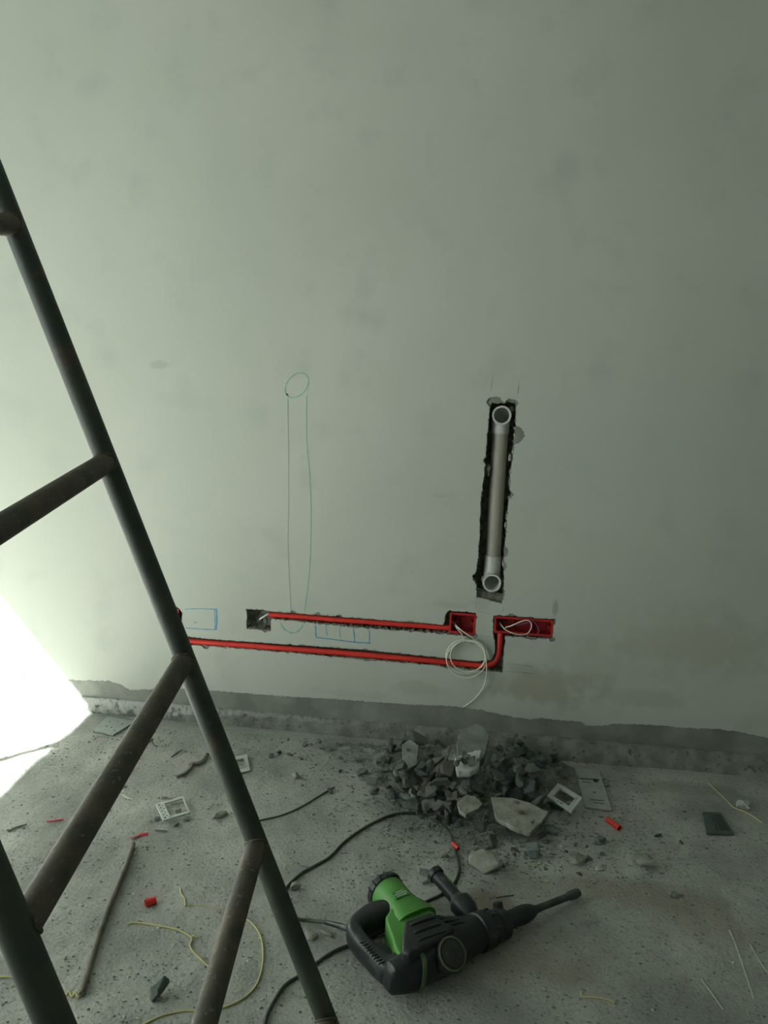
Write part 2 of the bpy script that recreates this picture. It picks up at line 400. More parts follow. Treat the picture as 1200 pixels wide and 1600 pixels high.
# mortar fillet along the base of the wall
LED = [(-60, 1071), (132, 1088), (556, 1126), (840, 1149), (1197, 1181), (1320, 1192)]
FLN = [(-60, 1093), (150, 1113), (556, 1149), (909, 1192), (1074, 1204), (1320, 1225)]
def interp(tab, x):
    for (a, fa), (b, fb) in zip(tab, tab[1:]):
        if x <= b: return fa + (fb - fa) * max(0, (x - a) / (b - a))
    return tab[-1][1]
led = [(Wp(*p).x, Wp(*p).z) for p in LED]; fln = [(Fp(*p).x, -Fp(*p).y) for p in FLN]
bm = bmesh.new(); G = []
nx = 700
for i in range(nx + 1):
    x = XL + (XR - XL) * i / nx
    zl = max(0.012, interp(led, x)); yo = max(0.012, interp(fln, x))
    row = []
    for k, (fy, fz) in enumerate([(0, 1), (.30, .97), (.42, .86), (.55, .62), (.72, .40), (.9, .17), (1.0, -0.15)]):
        a = 0.0028 * (k > 0)
        row.append(bm.verts.new((x, SKT - 0.001 - fy * (yo + SKT) + a * noise.noise(Vector((x * 45, k * 2.1, 1))) * 1.2, zl * fz + a * noise.noise(Vector((x * 60, k * 1.7, 7))))))
    G.append(row)
for a, b in zip(G, G[1:]):
    for k in range(6): bm.faces.new((a[k], b[k], b[k + 1], a[k + 1]))
fillet = struct(link('trim_1', bm, M_FILLET, smooth=True))
for (px, py, rx, rz, c, s_) in [(230, 1100, .28, .035, (.50, .50, .47), .75), (150, 1096, .2, .04, (.45, .45, .42), .6), (400, 1115, .35, .012, (.36, .36, .33), .6)]:
    p = Wp(px, py); blob(M_FILLET, (p.x, 0, p.z), (rx, 1, rz), c, s_, nscale=60, warp=0.7)

# rest of the room
def slab(name, pts, m, thick):
    bm = bmesh.new(); vs = [bm.verts.new(p) for p in pts]; f = bm.faces.new(vs)
    r = bmesh.ops.extrude_face_region(bm, geom=[f]); t = Vector(thick)
    for v in r['geom']:
        if isinstance(v, bmesh.types.BMVert): v.co += t
    return struct(link(name, bm, m))
slab('ceiling', [(XL, YB, ZC), (XR, YB, ZC), (XR, .2, ZC), (XL, .2, ZC)], M_OTHER, (0, 0, .15))
slab('wall_right', [(XR, YB, 0), (XR, .2, 0), (XR, .2, ZC), (XR, YB, ZC)], M_OTHER, (.15, 0, 0))
slab('wall_front', [(XL, YB, 0), (XR, YB, 0), (XR, YB, ZC), (XL, YB, ZC)], M_OTHER, (0, -.15, 0))
# left wall with a tall sliding door opening between y = -0.6 and y = -3.9
YA, YZ = -0.55, -3.95
bm = bmesh.new()
def wbox(x0, y0, z0, x1, y1, z1):
    add_box(bm, ((x0 + x1) / 2, (y0 + y1) / 2, (z0 + z1) / 2), ((x1 - x0) / 2, 0, 0), (0, (y1 - y0) / 2, 0), (0, 0, (z1 - z0) / 2))
wbox(XL - .1, YA, 0, XL, .2, ZC); wbox(XL - .1, YB, 0, XL, YZ, ZC); wbox(XL - .1, YZ, HWIN, XL, YA, ZC)
struct(link('wall_left', bm, M_OTHER))
bm = bmesh.new()
wbox(XL - .05, MUL - .020, 0, XL - .03, MUL + .020, HWIN); wbox(XL - .06, YA - .04, 0, XL - .02, YA, HWIN); wbox(XL - .06, YZ, 0, XL - .02, YZ + .04, HWIN)
wbox(XL - .06, YZ, 0, XL - .02, YA, .03)
struct(link('window_1', bm, M_ALU))

# marker outlines drawn on the wall
def ribbon(name, pts, w, m, label, smooth=6, parent=wall):
    pts = spline([Vector(W2(*p)).to_3d() for p in pts], smooth)
    bm = bmesh.new(); L_, R_ = [], []
    for i, p in enumerate(pts):
        t = (pts[min(i + 1, len(pts) - 1)] - pts[max(i - 1, 0)]).normalized(); q = Vector((-t.y, t.x, 0))
        s = w * 1.25 * pxm / 2 * (0.7 + 0.6 * abs(noise.noise(Vector((p.x * 80, p.y * 80, 0)))))
        for lst, sg in ((L_, 1), (R_, -1)):
            v = p + q * s * sg; lst.append((bm.verts.new((v.x, -0.0004, v.y)), bm.verts.new((v.x, 0.0002, v.y))))
    for i in range(len(pts) - 1):
        bm.faces.new((L_[i][0], R_[i][0], R_[i + 1][0], L_[i + 1][0]))
        bm.faces.new((L_[i][0], L_[i + 1][0], L_[i + 1][1], L_[i][1])); bm.faces.new((R_[i][0], R_[i][1], R_[i + 1][1], R_[i + 1][0]))
    o = link(name, bm, m, parent); o['label'] = label
    return o
el = [(464 + 18 * math.cos(a) + 2.5 * math.sin(a), 602 - 19 * math.sin(a) * 1.0 - 4 * math.cos(a)) for a in [math.radians(210 + 22 * i) for i in range(18)]]
ribbon('marker_outline', el, 1.7, M_GREENM, 'green marker circle drawn on the wall')
ribbon('marker_outline', [(450, 624), (450, 660), (451, 710), (451, 790), (450, 850), (453, 920), (455, 955)], .9, M_FAINT, 'faint left line below the green circle')
ribbon('marker_outline', [(479, 618), (479, 670), (480, 700), (484, 745), (486, 800), (485, 870), (481, 915), (476, 955)], 1.0, M_GREENM, 'green right line below the circle')
ribbon('marker_outline', [(438, 973), (442, 981), (450, 987), (458, 989), (466, 986), (472, 979), (473, 974)], 1.9, M_GREENM, 'green marker arc under the upper red conduit')
for pts, w in (([(289, 952), (310, 951), (337, 952)], 1.2), ([(338, 951), (339, 965), (338, 984)], 2.6), ([(335, 954), (336, 968), (336, 983)], 1.3), ([(338, 984), (315, 983), (290, 981)], 1.4), ([(302, 971), (305, 973), (308, 972)], 1)):
    ribbon('marker_rectangle', pts, w, M_BLUEM, 'blue marker box drawn beside the frame tube', 3)
for pts, w in (([(493, 977), (493.5, 986), (494, 996)], 2.2), ([(494, 996), (520, 999), (550, 1003), (579, 1005)], 1.8), ([(577, 984), (577.5, 995), (577, 1004)], 1.6), ([(509, 977), (510, 985), (511, 993)], 1),
               ([(531, 979), (531, 987), (532, 997)], 1), ([(552, 981), (553.5, 992), (554, 1004)], 1.8)):
    ribbon('marker_rectangle', pts, w, M_BLUEM, 'blue marker box with dividers between the two conduits', 3)

# mortar left inside the tall chase
bm = bmesh.new(); a_, b_ = Wp(743, 937, .005), Wp(786, 946, .005); c_, d_ = Wp(744, 918, .034), Wp(787, 928, .034); G = []
for i in range(11):
    row = []
    for k in range(6):
        p = a_.lerp(b_, i / 10).lerp(c_.lerp(d_, i / 10), k / 5); n_ = noise.noise(p * 90) * .003; row.append(bm.verts.new(p + Vector((0, n_, n_))))
    row.append(bm.verts.new(c_.lerp(d_, i / 10) + Vector((0, 0, -.03)))); G.append(row)
for p, q in zip(G, G[1:]):
    for k in range(6): bm.faces.new((p[k], q[k], q[k + 1], p[k + 1]))
link('mortar_ledge', bm, M_CUT, wall)
for (px, py, y, sx, sz) in [(762, 733, .018, .008, .018), (797, 715, .02, .005, .012), (755, 905, .022, .006, .010), (790, 860, .016, .006, .012), (800, 640, .03, .008, .010)]:
    bm = bmesh.new(); bmesh.ops.create_icosphere(bm, subdivisions=3, radius=1); p = Wp(px, py, y)
    for v in bm.verts:
        n_ = 1 + .5 * noise.noise(v.co * 1.5 + p * 40); v.co = Vector((p.x + v.co.x * sx * n_, p.y + v.co.y * .008 * n_, p.z + v.co.z * sz * n_))
    link('mortar_lump', bm, M_CUT, wall)

# ================================================================== THINGS ON THE WALL
Z0 = Vector((0, 0, 0))
# pvc pipe with two elbows
pt, pb = Wp(784, 649, -.004), Wp(768.5, 911, -.004)
base = Vector((pb.x, 0.04, pb.z))
pipe = thing('drain_pipe', base, 'grey plastic pipe with an open elbow at each end, standing in the tall chase', 'pipe')
yc = 0.042
bm = bmesh.new()
add_tube(bm, [Vector((pb.x, yc, pb.z + .05)), Vector((pt.x, yc, pt.z - .045))], 0.0245, 32, True, base)
autosmooth(link('pipe', bm, M_PVC, pipe))
for c, s in ((pt, -1), (pb, 1)):
    bm = bmesh.new(); r = 0.036
    path = [Vector((c.x, -0.002, c.z)), Vector((c.x, 0.010, c.z))]
    for k in range(1, 9):
        a = math.pi / 2 * k / 8
        path.append(Vector((c.x, 0.010 + (yc - .010) * math.sin(a), c.z + s * r * (1 - math.cos(a)))))
    path.append(Vector((c.x, yc, c.z + s * (r + .022))))
    if s > 0: path.append(Vector((c.x, yc, c.z + s * (r + .045))))
    add_pipe(bm, path, 0.0275, 0.0235, 32, base)
    e = autosmooth(link('elbow', bm, M_PVC2, pipe)); e['label'] = 'pale elbow fitting with an open round mouth'
    bm = bmesh.new(); add_pipe(bm, [Vector((c.x, -0.006, c.z)), Vector((c.x, 0.004, c.z))], 0.0292, 0.0238, 32, base)
    autosmooth(link('elbow_rim', bm, M_PVC2, e))
    # the child keeps world placement: both share the thing's origin frame

# red conduits
def conduit(name, pts, rad, label, n=8, ends=()):
    pts3 = spline(pts, n); b = pts3[0].copy()
    bm = bmesh.new(); add_tube(bm, pts3, rad, 16, True, b)
    o = autosmooth(link(name, bm, M_RED)); o.location = b
    return tag(o, label, 'conduit')
YC = 0.0115
def Wc(px, py): p = Wp(px, py); return Vector((p.x, YC, p.z))
conduit('red_conduit', [Wc(419, 961.5), Wc(470, 965), Wc(530, 970), Wc(600, 975), Wc(660, 979.5), Wc(704, 983)], 0.0086, 'straight red electrical conduit in the upper short chase')
conduit('red_conduit', [Wc(271, 975), Wc(271, 990), Wc(276, 1000), Wc(292, 1003), Wc(360, 1008), Wc(450, 1015), Wc(540, 1022), Wc(630, 1030), Wc(700, 1036.5), Wc(745, 1041), Wc(763, 1041), Wc(774, 1035), Wc(779, 1023), Wc(781, 1005), Wc(782, 990)],
        0.0095, 'long red electrical conduit in the lower chase, bent up at its right end')

# recessed boxes
def rbox(c0, c1, label, gangs):
    """c0, c1: top-left and bottom-right pixel of the rim"""
    a, b = Wp(*c0), Wp(*c1)
    x0, x1, z1, z0 = a.x, b.x, a.z, b.z
    yf = 0.003; dp = 0.036; w = 0.0065
    base = Vector(((x0 + x1) / 2, yf, z0))
    t = thing('back_box', base, label, 'electrical box')
    def bx(bm, X0, X1, Y0, Y1, Z0_, Z1): add_box(bm, Vector(((X0 + X1) / 2, (Y0 + Y1) / 2, (Z0_ + Z1) / 2)) - base, ((X1 - X0) / 2, 0, 0), (0, (Y1 - Y0) / 2, 0), (0, 0, (Z1 - Z0_) / 2))
    bm = bmesh.new(); th = .003; i = .003
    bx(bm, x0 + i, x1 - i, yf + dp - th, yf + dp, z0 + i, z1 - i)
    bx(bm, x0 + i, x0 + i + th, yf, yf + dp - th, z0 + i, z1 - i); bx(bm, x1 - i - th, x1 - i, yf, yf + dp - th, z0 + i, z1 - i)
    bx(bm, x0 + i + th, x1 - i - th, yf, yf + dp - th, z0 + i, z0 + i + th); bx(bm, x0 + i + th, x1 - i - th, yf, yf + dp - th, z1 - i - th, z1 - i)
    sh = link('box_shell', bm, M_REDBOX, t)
    bm = bmesh.new()
    bx(bm, x0, x1, yf - .002, yf + .004, z1 - w, z1); bx(bm, x0, x1, yf - .002, yf + .004, z0, z0 + w)
    bx(bm, x0, x0 + w, yf - .002, yf + .004, z0 + w, z1 - w); bx(bm, x1 - w, x1, yf - .002, yf + .004, z0 + w, z1 - w)
    o = link('box_rim', bm, M_REDRIM, t); o['label'] = 'brighter red rim'
    for s in (-1, 1):
        bm = bmesh.new(); xx = base.x + s * ((x1 - x0) / 2 - .011); zz = (z0 + z1) / 2
        add_tube(bm, [Vector((xx, yf + .004, zz)) - base, Vector((xx, yf + .03, zz)) - base], .0055, 12)
        link('screw_post', bm, M_REDBOX, t)
    for g in range(1, gangs):
        bm = bmesh.new(); xx = x0 + (x1 - x0) * g / gangs
        bx(bm, xx - .0012, xx + .0012, yf + dp - .012, yf + dp - .003, z0 + .008, z1 - .008); link('divider_rib', bm, M_REDBOX, t)
    for g in range(gangs):
        bm = bmesh.new(); xx = x0 + (x1 - x0) * (g + .5) / gangs
        pts = [Vector((xx + .011 * math.cos(q), yf + dp - .004, (z0 + z1) / 2 + .011 * math.sin(q))) - base for q in [i * math.pi / 10 for i in range(21)]]
        add_tube(bm, pts, .0012, 6, False); link('knockout_ring', bm, M_REDBOX, t)
    return t
rbox((703, 957), (742, 992), 'small square red wiring box with white cable coming out of it', 1)
rbox((773, 962.5), (863, 995.5), 'long red wiring box at the right, three gangs wide', 3)
rbox((257, 950), (279, 974), 'red wiring box mostly hidden behind the slanting frame tube', 1)

def wire(name, pts, rad, m, label, cat='wire', n=8, group=None, seg=8):
    pts3 = spline(pts, n); b = pts3[0].copy()
    bm = bmesh.new(); add_tube(bm, pts3, rad, seg, True, b)
    o = link(name, bm, m, smooth=True); o.location = b
    return tag(o, label, cat, group)
def wy(px, py, y): p = Wp(px, py, 0); return Vector((p.x, y, p.z))
# coil of white cable
pts = [wy(712, 976, .028), wy(712, 978, .010), wy(722, 984, -.010)]
loops = [(728, 1024, 31, 26), (729, 1028, 31, 28), (731, 1022, 27, 24), (730, 1026, 29, 30)]
pts += [wy(738, 994, -.016)]
for li, (cx, cyy, rx, ry) in enumerate(loops[:3]):
    for k in range(10):
        a = math.radians(-50 + 36 * k)
        pts.append(wy(cx + rx * math.cos(a), cyy + ry * math.sin(a), -.010 - .004 * li - .003 * math.sin(a)))
pts += [wy(752, 1003, -.02), wy(759, 1022, -.02), wy(760, 1045, -.018), wy(757, 1067, -.014), wy(747, 1084, -.010), wy(735, 1096, -.008), wy(724, 1104, -.006)]
wire('coiled_cable', pts, .0019, M_WIRE, 'thin white cable coiled over the wall from the small square red box', 'cable')
wire('coiled_cable', [wy(708, 979, .026), wy(713, 981, .004), wy(722, 990, -.010), wy(727, 998, -.012), wy(737, 1007, -.006)], .0016, M_WIRE, 'short white wire end beside the coil under the square red box', 'cable')
wire('box_wire', [wy(781, 975, .020), wy(785, 979, .000), wy(793, 984, -.012), wy(808, 989, -.014), wy(822, 989, -.010), wy(828, 983, -.010), wy(830, 974, -.012), wy(824, 967, -.014), wy(812, 970, -.012), wy(800, 976, -.008), wy(790, 982, .01)],
     .0017, M_WIRE, 'pale looped wire sticking out of the long red box')
wire('box_wire', [wy(806, 981, .024), wy(818, 975, .004), wy(832, 970, -.006), wy(838, 975, -.008), wy(842, 985, -.006), wy(839, 992, .004)], .0017, M_WIREP, 'dark purple wire looped at the middle of the long red box')
wire('cavity_wire', [wy(400, 976, .042), wy(404, 970, .014), wy(410, 965, .002), wy(417, 961, .004), wy(421, 961, .010)], .0030, M_WIRE, 'thick white wire stub entering the left end of the upper conduit')
wire('cavity_wire', [wy(406, 968, .042), wy(408, 974, .012), wy(414, 977, .000), wy(417, 972, .004), wy(413, 968, .02)], .0026, M_CORDG, 'dark wire loop inside the small open cavity')
wire('cavity_wire', [wy(398, 962, .042), wy(401, 968, .012), wy(406, 974, .006), wy(410, 978, .02)], .0020, M_CORDG, 'thin dark wire at the left inside the small open cavity')

# ================================================================== TUBULAR FRAME IN FRONT
RT = 0.0178
A1, A4 = Dp(22, 352, 1.28), Dp(402, 1318, 1.36)
dA = (A4 - A1).normalized()
vr = ray(660, 415)
def closest_on_A(px, py):
    d = ray(px, py).normalized(); w0 = CAMP - A1
    b_ = d.dot(dA); d_ = d.dot(w0); e_ = dA.dot(w0)
    return (e_ - b_ * d_) / (1 - b_ * b_)
tj = [closest_on_A(*p) for p in ((22, 352), (160, 724), (284, 1032), (400, 1316))]
tj.append(tj[3] + (tj[3] - tj[2]) * 1.0)
J = [A1 + dA * t for t in tj]
# length of rungs from joint B3 seen near (33, 1440)
def to_px(q):
    d = q - CAMP; f = d.dot(FWD); return d.dot(RGT) / f * FPX + 600, 800 - d.dot(UPV) / f * FPX
def near_x(k):      # where the near stile crosses y = 1600 for a given rung length
    q = J[2] - vr * (k / 1000); a, b = to_px(q - dA * .05), to_px(q + dA * .10)
    return b[0] + (a[0] - b[0]) * (1600 - b[1]) / (a[1] - b[1])
best = min(range(300, 900), key=lambda k: abs(near_x(k) - 86))
LR = vr * (best / 1000)
botA = J[2] + dA * ((0.0 - J[2].z) / dA.z); JB = J[2] - LR
botB = JB + dA * ((0.0 - JB.z) / dA.z)
topA = A1 - dA * 0.9; topB = topA - LR
frame = thing('scaffold_ladder_frame', botA, 'green and rust coloured steel tube ladder frame leaning across the left of the view', 'scaffold frame')
for p, q in ((topA, botA), (topB, botB)):
    bm = bmesh.new(); add_pipe(bm, [p, q], RT, RT - .003, 28, botA); autosmooth(link('stile', bm, M_TUBE, frame))
for j in [A1 - dA * .62] + J:
    bm = bmesh.new(); n = LR.normalized()
    add_tube(bm, [j - n * .004, j - LR + n * .004], RT * .97, 28, True, botA)
    rg = autosmooth(link('rung', bm, M_TUBE2, frame)); rg['label'] = 'rusty cross tube'
    for e, s in ((j, -1), (j - LR, 1)):
        bm = bmesh.new(); c = e + n * s * (RT * 1.0)
        ax = n; a = ax.cross(dA).normalized(); bb = ax.cross(a).normalized()
        ring = []
        for k in range(25):
            th = 2 * math.pi * k / 24
            off_ = RT * (1 - abs(math.cos(th)) * .0) 
            # saddle follows the stile's curve
            depth = RT - math.sqrt(max(0, RT * RT - (RT * .985 * math.cos(th)) ** 2))
            ring.append(c + (a * math.cos(th) + bb * math.sin(th)) * (RT * 1.0) - n * s * (depth * .9) + n * s * .001)
        add_tube(bm, ring, lambda t: .0022 + .0012 * noise.noise(Vector((t * 30, 0, e.z))), 8, False, botA)
        link('weld_bead', bm, M_WELD, rg, smooth=True)

# ================================================================== ROTARY HAMMER
HB = Fp(680, 1490); HB.z = 0
ham = thing('rotary_hammer', HB, 'black and green rotary hammer lying on its side on the dusty floor', 'power tool')
ZV = Vector((0, 0, 1))
c_rear = Fp(618, 1508, .052); c_tip = Fp(905, 1394, .014); c_mid = Fp(790, 1436, .045)
ud = (c_tip - c_rear).normalized(); uf = Vector((ud.x, ud.y, 0)).normalized(); vd = Vector((-uf.y, uf.x, 0))
up = ud.cross(vd) * -1
if up.z < 0: up = -up
def ax(t): return c_rear.lerp(c_tip, t)
LEN = (c_tip - c_rear).length
def AX(d, v=0, w=0): return c_rear + ud * d + vd * v + up * w
def lo(name, secs, m, parent=ham, seg=28, ang=38, label=None):
    bm = bmesh.new(); add_loft(bm, secs, seg, HB); o = autosmooth(link(name, bm, m, parent), ang)
    if label: o['label'] = label
    return o
def rel(px, py, z):
    q = Fp(px, py, z) - c_rear; return q.dot(ud), q.dot(vd), q.dot(up)

def body_sec(d, v, w, hv, hw, e): return (AX(d, v, w), vd * hv, up * hw, e)
BODY = [(-.034, -.020, -.006, .013, .021, 3), (-.027, -.020, -.005, .021, .031, 3), (.0, -.023, -.004, .026, .036, 3), (.022, -.024, -.003, .029, .040, 3), (.048, -.004, .002, .048, .045, 3.2), (.12, -.002, .003, .050, .046, 3),
        (.16, 0, .002, .045, .044, 2.6), (.19, 0, 0, .039, .040, 2.2), (.238, 0, 0, .033, .034, 2), (.244, 0, 0, .030, .031, 2)]
lo('gearbox_housing', [body_sec(*b) for b in BODY], M_BLACK)
# cooling ribs running along the upper side of the housing
for k, (v0, v1, a, b) in enumerate([(.034, .030, .055, .15), (.020, .018, .055, .165), (.006, .008, .055, .175), (-.012, -.004, .06, .18)]):
    pts = spline([AX(a, v0, .034), AX(a + .012, v0, .0475), AX((a + b) / 2, (v0 + v1) / 2 + .003, .0500), AX(b - .02, v1, .0455), AX(b, v1, .036)], 6)
    bm = bmesh.new(); add_tube(bm, pts, .0040, 8, True, HB); link('housing_rib', bm, M_BLACK, ham, smooth=True)
# pale green strap around the rear of the housing
def interp_body(d):
    for a, b in zip(BODY, BODY[1:]):
        if a[0] <= d <= b[0]:
            t = (d - a[0]) / (b[0] - a[0]); return [a[i] + (b[i] - a[i]) * t for i in range(6)]
def band(name, d0, d1, grow, m, label=None):
    secs = []
    for d, g in ((d0, 0), (d0 + .001, grow), (d1 - .001, grow), (d1, 0)):
        s_ = interp_body(d); secs.append(body_sec(d, s_[1], s_[2], s_[3] + g, s_[4] + g, s_[5]))
    return lo(name, secs, m, label=label)
band('rubber_strap', .028, .038, .0028, M_PALEG, 'pale green strap')
# crank cover disc on the near side
dn = (up * .70 - vd * .71).normalized(); dc = AX(.096, -.039, .013)
bm = bmesh.new(); add_tube(bm, [dc + dn * t for t in (0, .026, .0285)], [.034, .034, .031], 36, True, HB); dsc = autosmooth(link('crank_cover', bm, M_BLACK, ham), 30)
bm = bmesh.new(); add_tube(bm, [dc + dn * .0275, dc + dn * .031], [.0255, .0245], 36, True, HB); autosmooth(link('cover_plate', bm, M_DISC, dsc), 30)
q1 = dn.orthogonal().normalized(); q2 = dn.cross(q1)
bm = bmesh.new(); add_tube(bm, [dc + dn * .0285 + (q1 * math.cos(t) + q2 * math.sin(t)) * .0305 for t in [i * math.pi / 20 for i in range(41)]], .0018, 8, False, HB)
lr = link('cover_ring', bm, M_PALEG, dsc, smooth=True); lr['label'] = 'pale green ring'
for k in range(3):
    t = math.radians(40 + 120 * k); c = dc + dn * .031 + (q1 * math.cos(t) + q2 * math.sin(t)) * .016
    bm = bmesh.new(); add_tube(bm, [c - dn * .001, c + dn * .0012], .0025, 10, True, HB); link('screw', bm, M_STEEL, dsc)
# motor housing, round and green, at right angles to the barrel
mz = .052
m0, m1 = Fp(604, 1392, .060), Fp(650, 1448, .052)
m0.z, m1.z = .054, .052
md = (m0 - m1).normalized(); ms = md.cross(ZV).normalized(); mu = ms.cross(md); mu = mu if mu.z > 0 else -mu
ML = (m0 - m1).length
def mot(t, a, b, e, s=0): return (m1 + md * (ML * t) + ms * s, ms * a, mu * b, e)
lo('motor_housing', [mot(0.0, .052, .040, 3.2), mot(.18, .050, .041, 3), mot(.36, .042, .041, 2.4), mot(.55, .039, .042, 2.1), mot(.95, .041, .043, 2.1), mot(1.0, .039, .041, 2.1)], M_GREEN, label='bright green motor housing')
lo('motor_cap', [mot(.985, .043, .045, 2.1), mot(1.10, .043, .045, 2.1), mot(1.17, .036, .038, 2.1), mot(1.19, .020, .022, 2)], M_BLACK)
for k in range(7):      # vent ridges on the motor cap
    a = math.radians(20 + 23 * k); c = [m1 + md * (ML * t) + ms * math.cos(a) * .0435 * sc + mu * math.sin(a) * .0455 * sc for t, sc in ((1.0, 1.0), (1.09, 1.0), (1.155, .92))]
    bm = bmesh.new(); add_tube(bm, c, .0022, 6, True, HB); link('vent_ridge', bm, M_BLACK, ham, smooth=True)
# raised badge on the green housing
bm = bmesh.new(); bc = m1 + md * (ML * .50) + mu * .0415 - ms * .004
add_box(bm, bc - HB, ms * .019, md * .012, mu * .0016); bev(bm, .001, 1); bd = link('badge', bm, M_GREEN, ham); bd['label'] = 'raised plate on the motor housing'
for k, (a, l_) in enumerate(((-.007, .012), (-.001, .015), (.005, .009))):
    bm = bmesh.new(); add_box(bm, bc + mu * .0016 + md * a - HB, ms * l_, md * .0013, mu * .0005); link('badge_mark', bm, M_WHITEP, bd)
# green flare that wraps the rear corner of the gearbox
fl = [Fp(px, py, .082) for px, py in ((602, 1432), (612, 1418), (640, 1412), (664, 1418), (678, 1424), (690, 1440), (660, 1462), (640, 1480), (626, 1494), (617, 1480), (612, 1462), (606, 1445))]
bm = bmesh.new(); add_prism(bm, [p - HB for p in fl], .014, .082); bev(bm, .006, 3); autosmooth(link('housing_flare', bm, M_GREEN, ham), 50)['label'] = 'green flare of the motor housing'
# black cover panel over the gearbox, its corner against the green flare
cp = [Fp(px, py, .104) for px, py in ((633, 1438), (673, 1424), (683, 1431), (700, 1443), (712, 1446), (702, 1457), (684, 1468), (662, 1479), (640, 1492), (628, 1486), (629, 1460))]
bm = bmesh.new(); add_prism(bm, [p - HB for p in cp], .06, .1045); bev(bm, .007, 3); pc = autosmooth(link('cover_panel', bm, M_BLACK, ham), 50)
for k in range(3):
    a = Fp(641 + 6 * k, 1446 + 12 * k, .1045); b = Fp(680 + 8 * k, 1433 + 11 * k, .1045)
    bm = bmesh.new(); add_tube(bm, spline([a, a.lerp(b, .5) + Vector((.001, .002, .0012)), b], 4), .0030, 8, True, HB); link('panel_ridge', bm, M_BLACK, pc, smooth=True)
# D handle
hpts = [(606, 1428, .050), (590, 1431, .050), (572, 1440, .048), (558, 1450, .046), (554, 1461, .045), (564, 1477, .044), (580, 1494, .043), (595, 1509, .042), (610, 1516, .044), (628, 1511, .046)]
hp3 = spline([Fp(*p) for p in hpts], 6); secs = []
for i, p in enumerate(hp3):
    t = (hp3[min(i + 1, len(hp3) - 1)] - hp3[max(i - 1, 0)]).normalized(); sd = t.cross(ZV).normalized()
    f = i / (len(hp3) - 1); w = .0175 + .009 * math.exp(-((f - .14) / .16) ** 2) + .008 * math.exp(-((f - .95) / .12) ** 2)
    secs.append((p, sd * w, ZV * (.026 + .006 * abs(f - .5)), 3.0))
hd = lo('rear_handle', secs, M_BLACK)
for k in range(9):      # grip grooves / lettering strip on top of the grip
    p = Fp(567 + 3.6 * k, 1470 + 4.1 * k, .0715); t = (Fp(590, 1510, .07) - Fp(558, 1476, .07)).normalized(); sd = t.cross(ZV)
    bm = bmesh.new(); add_box(bm, p - HB - Vector((0, 0, .002)), sd * .007, t * .0012, ZV * .0016); link('grip_ridge', bm, M_STEEL, hd)
a, b = Fp(575, 1478, .045), Fp(601, 1504, .045); t = (b - a).normalized(); sd = t.cross(ZV); sd = sd if sd.dot(uf) > 0 else -sd
bm = bmesh.new(); c = a.lerp(b, .60) + sd * .016; add_box(bm, c - HB, t * .022, sd * .010, ZV * .010); bev(bm, .004, 2); autosmooth(link('trigger', bm, M_BLACK, hd))
# auxiliary handle, its collar and the clamp
aa, ab = AX(.238, .040, .004), Fp(677, 1362, .062)
ad = (ab - aa).normalized(); AL = (ab - aa).length
bm = bmesh.new()
prof = [(0, .018), (.02, .026), (.045, .027), (.055, .021), (.062, .0165), (.10, .0155), (.15, .0165), (AL - .02, .0165), (AL - .016, .0195), (AL - .004, .0195), (AL, .015)]
add_tube(bm, [aa + ad * d for d, r in prof], [r for d, r in prof], 24, True, HB); ah = autosmooth(link('side_handle', bm, M_BLACK, ham), 30)
sdv = (ZV - ad * ad.z).normalized(); s2 = ad.cross(sdv); s2 = s2 if s2.dot(uf) > 0 else -s2
bm = bmesh.new(); o_ = (sdv * .75 + s2 * .65).normalized() * .0152
add_tube(bm, [aa + ad * .075 + o_, aa + ad * (AL - .03) + o_], .0024, 8, True, HB); g_ = link('handle_stripe', bm, M_GREEN, ah, smooth=True); g_['label'] = 'thin green stripe'
bm = bmesh.new()
add_tube(bm, [AX(d) for d in (.214, .217, .240, .243)], [.036, .041, .041, .037], 32, True, HB); autosmooth(link('clamp_ring', bm, M_BLACK, ham), 30)
# chuck and chisel
prof = [(.240, .031), (.246, .035), (.262, .036), (.268, .032), (.274, .031), (.280, .034), (.292, .034), (.300, .026), (.306, .020), (.330, .0195), (.345, .021), (.360, .0205), (.378, .017), (.388, .0125)]
bm = bmesh.new(); add_tube(bm, [AX(d) for d, r in prof], [r for d, r in prof], 28, True, HB); ck = autosmooth(link('chuck', bm, M_BLACK, ham), 30)
for k in range(8):
    a = math.radians(45 * k + 10); w_ = vd * math.cos(a) + up * math.sin(a)
    bm = bmesh.new(); add_tube(bm, [AX(.248) + w_ * .0355, AX(.262) + w_ * .0363], .0028, 6, True, HB); link('chuck_ridge', bm, M_BLACK, ck, smooth=True)
prof = [(.382, .0095), (.395, .0095), (.400, .0082), (.500, .0080), (.505, .0105), (.528, .0112), (.538, .0095), (.5406, .004)]
bm = bmesh.new(); add_tube(bm, [AX(d) for d, r in prof], [r for d, r in prof], 20, True, HB); bt = autosmooth(link('chisel_bit', bm, M_STEEL, ham), 30); bt['label'] = 'dirty steel bit'
bm = bmesh.new(); kb = AX(.29, .016, .026); add_tube(bm, [kb, kb + (up * .8 + vd * .5) * .012, kb + (up * .8 + vd * .5) * .014], [.011, .011, .008], 16, True, HB); autosmooth(link('mode_knob', bm, M_BLACK, ham), 30)
